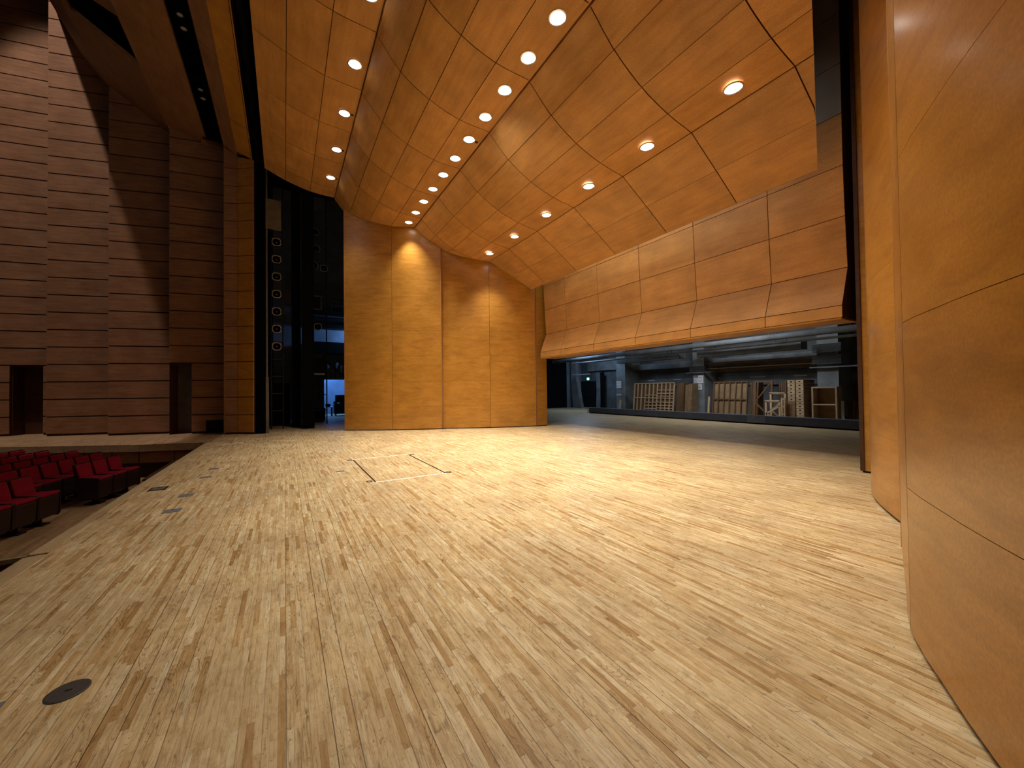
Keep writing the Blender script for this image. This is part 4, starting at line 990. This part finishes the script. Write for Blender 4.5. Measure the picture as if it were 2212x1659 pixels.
# ================================================================== HALL SEATS
def make_seat():
    r = thing('theatre_seat', (0, 0, 0), 'x', 'theatre seat', 'red theatre seats in the hall')
    w = .205
    # cushion: rounded slab, slightly raked
    prof = [(-.15, .325), (-.15, .385), (-.10, .395), (.0, .388), (.12, .395), (.165, .388), (.178, .365), (.17, .335)]
    m = MB(); m.sweep([(x, -w, z) for x, z in [(x, z + .18) for x, z in prof]], (0, 2 * w, 0)); m.build('seat_cushion', M['red'], r, bevel=.012, smooth=True)
    pb = [(-.145, .37), (-.165, .46), (-.195, .58), (-.215, .675), (-.235, .685), (-.25, .675), (-.235, .58), (-.21, .46), (-.19, .36)]
    m = MB(); m.sweep([(x, -w + .005, z) for x, z in [(x, z + .18) for x, z in pb]], (0, 2 * w - .01, 0)); m.build('backrest', M['red'], r, bevel=.012, smooth=True)
    ps = [(-.195, .22), (-.215, .46), (-.245, .60), (-.262, .70), (-.275, .70), (-.262, .58), (-.24, .46), (-.215, .22)]
    m = MB(); m.sweep([(x, -w - .01, z) for x, z in [(x, z + .18) for x, z in ps]], (0, 2 * w + .02, 0)); m.build('back_shell', M['seatwood'], r, smooth=False)
    m = MB(); m.sweep([(x, -w + .003, z) for x, z in [(.165, .51), (.172, .48), (.155, .16), (.09, .12), (-.15, .18), (-.21, .51)]], (0, 2 * w - .006, 0)); m.build('seat_box', M['seatwood'], r, bevel=.01)
    for s in (-1, 1):
        m = MB(); y0 = s * (w + .006); y1 = s * (w + .030)
        m.sweep([(x, y0, z) for x, z in [(.14, .12), (.172, .16), (.178, .55), (.15, .575), (-.14, .60), (-.19, .575), (-.18, .12)]], (0, y1 - y0, 0)); m.build('armrest', M['seatwood'], r, bevel=.006)
    m = MB(); m.box(-.06, -.03, .02, .04, .03, .16); m.build('pedestal', M['black'], r)
    m = MB(); m.box(-.16, -.09, 0, .12, .09, .025); m.build('foot', M['black'], r, bevel=.008)
    return r
ps = make_seat(); first = True
nv = Vector((-0.974, 0.225)); dv = Vector((0.225, 0.974)); ang = math.atan2(-nv.y, -nv.x)
cinv = cam.matrix_world.inverted()
def px(p):
    c = cinv @ (Vector(p) * K); return 1106 + 825.8 * c.x / -c.z if c.z < 0 else -999
def fasciaY(x):
    for (x0, y0), (x1, y1) in zip(fl, fl[1:]):
        if x0 <= x <= x1: return y0 + (y1 - y0) * (x - x0) / (x1 - x0)
    return 99
TP = 0.472
ORDR = ['front', 'second', 'third', 'fourth', 'fifth', 'sixth', 'seventh', 'eighth']
for r in range(8):
    nb = 6.27 + 0.80 * r
    if r == 0: ts = [11.56, 11.56 - TP, 11.56 - 2 * TP, 9.17, 9.17 - TP, 9.17 - 2 * TP, 9.17 - 3 * TP]
    else:
        t0 = (12.40, 12.95, 13.30, 13.75, 14.2, 14.7, 15.2)[r - 1]; ts = [t0 - TP * k for k in range(24)]
    idx = 0
    for k, t in enumerate(ts):
        pb = nv * (nb - .235) + dv * t
        if pb.y > fasciaY(pb.x) - 0.30 or pb.y < 8.6 or pb.x < -9.6: continue
        q = px((pb.x, pb.y, -0.35))
        if q < -35 or q > 2000: continue
        loc = (pb.x, pb.y, -0.93)
        if r == 0: lab = ('red theatre seat in front row group by the stage corner, %s from its right end' % ORD[k]) if k < 3 else ('red theatre seat in nearer front row group, %s from its right end' % ORD[k - 3])
        else: lab = 'red theatre seat in the %s row, %s seat from its far end' % (ORDR[r], ORD[idx] if idx < 15 else 'last')
        idx += 1
        if first: ps.location = Vector(loc) * K; ps.rotation_euler = (0, 0, ang); ps['label'] = lab; first = False
        else: dup(ps, loc, ang, lab)
# small spots in the ceiling slot
def make_slot_spot():
    r = thing('slot_spotlight', (0, 0, 0), 'x', 'stage light', 'spotlights in the dark ceiling slot')
    m = MB(); m.tube((0, 0, .0), (0, 0, .35), .09, 16); m.build('housing', M['black'], r, smooth=True)
    m = MB(); m.lathe([(.002, -.02), (.04, -.015), (.06, 0.0), (.002, 0.001)], n=16); m.build('lens', M['lens'], r, smooth=True)
    m = MB(); m.bar((-.11, 0, .2), (-.11, 0, .45), .02, .04); m.bar((.11, 0, .2), (.11, 0, .45), .02, .04); m.bar((-.12, 0, .45), (.12, 0, .45), .04, .02); m.bar((-.12, 0, .2), (-.08, 0, .2), .02, .02); m.bar((.12, 0, .2), (.08, 0, .2), .02, .02); m.build('yoke', M['darksteel'], r)
    return r
sp_ = make_slot_spot(); first = True
for i, (x, y) in enumerate(((-2.1, 14.6), (-2.1, 14.2), (-2.1, 12.0), (-2.1, 11.6))):
    lab = 'small unlit spotlight in the dark ceiling slot, %s from the far wall' % ORD[i]
    if first: sp_.location = Vector((x, y, 10.35)) * K; sp_['label'] = lab; first = False
    else: dup(sp_, (x, y, 10.35), 0, lab)
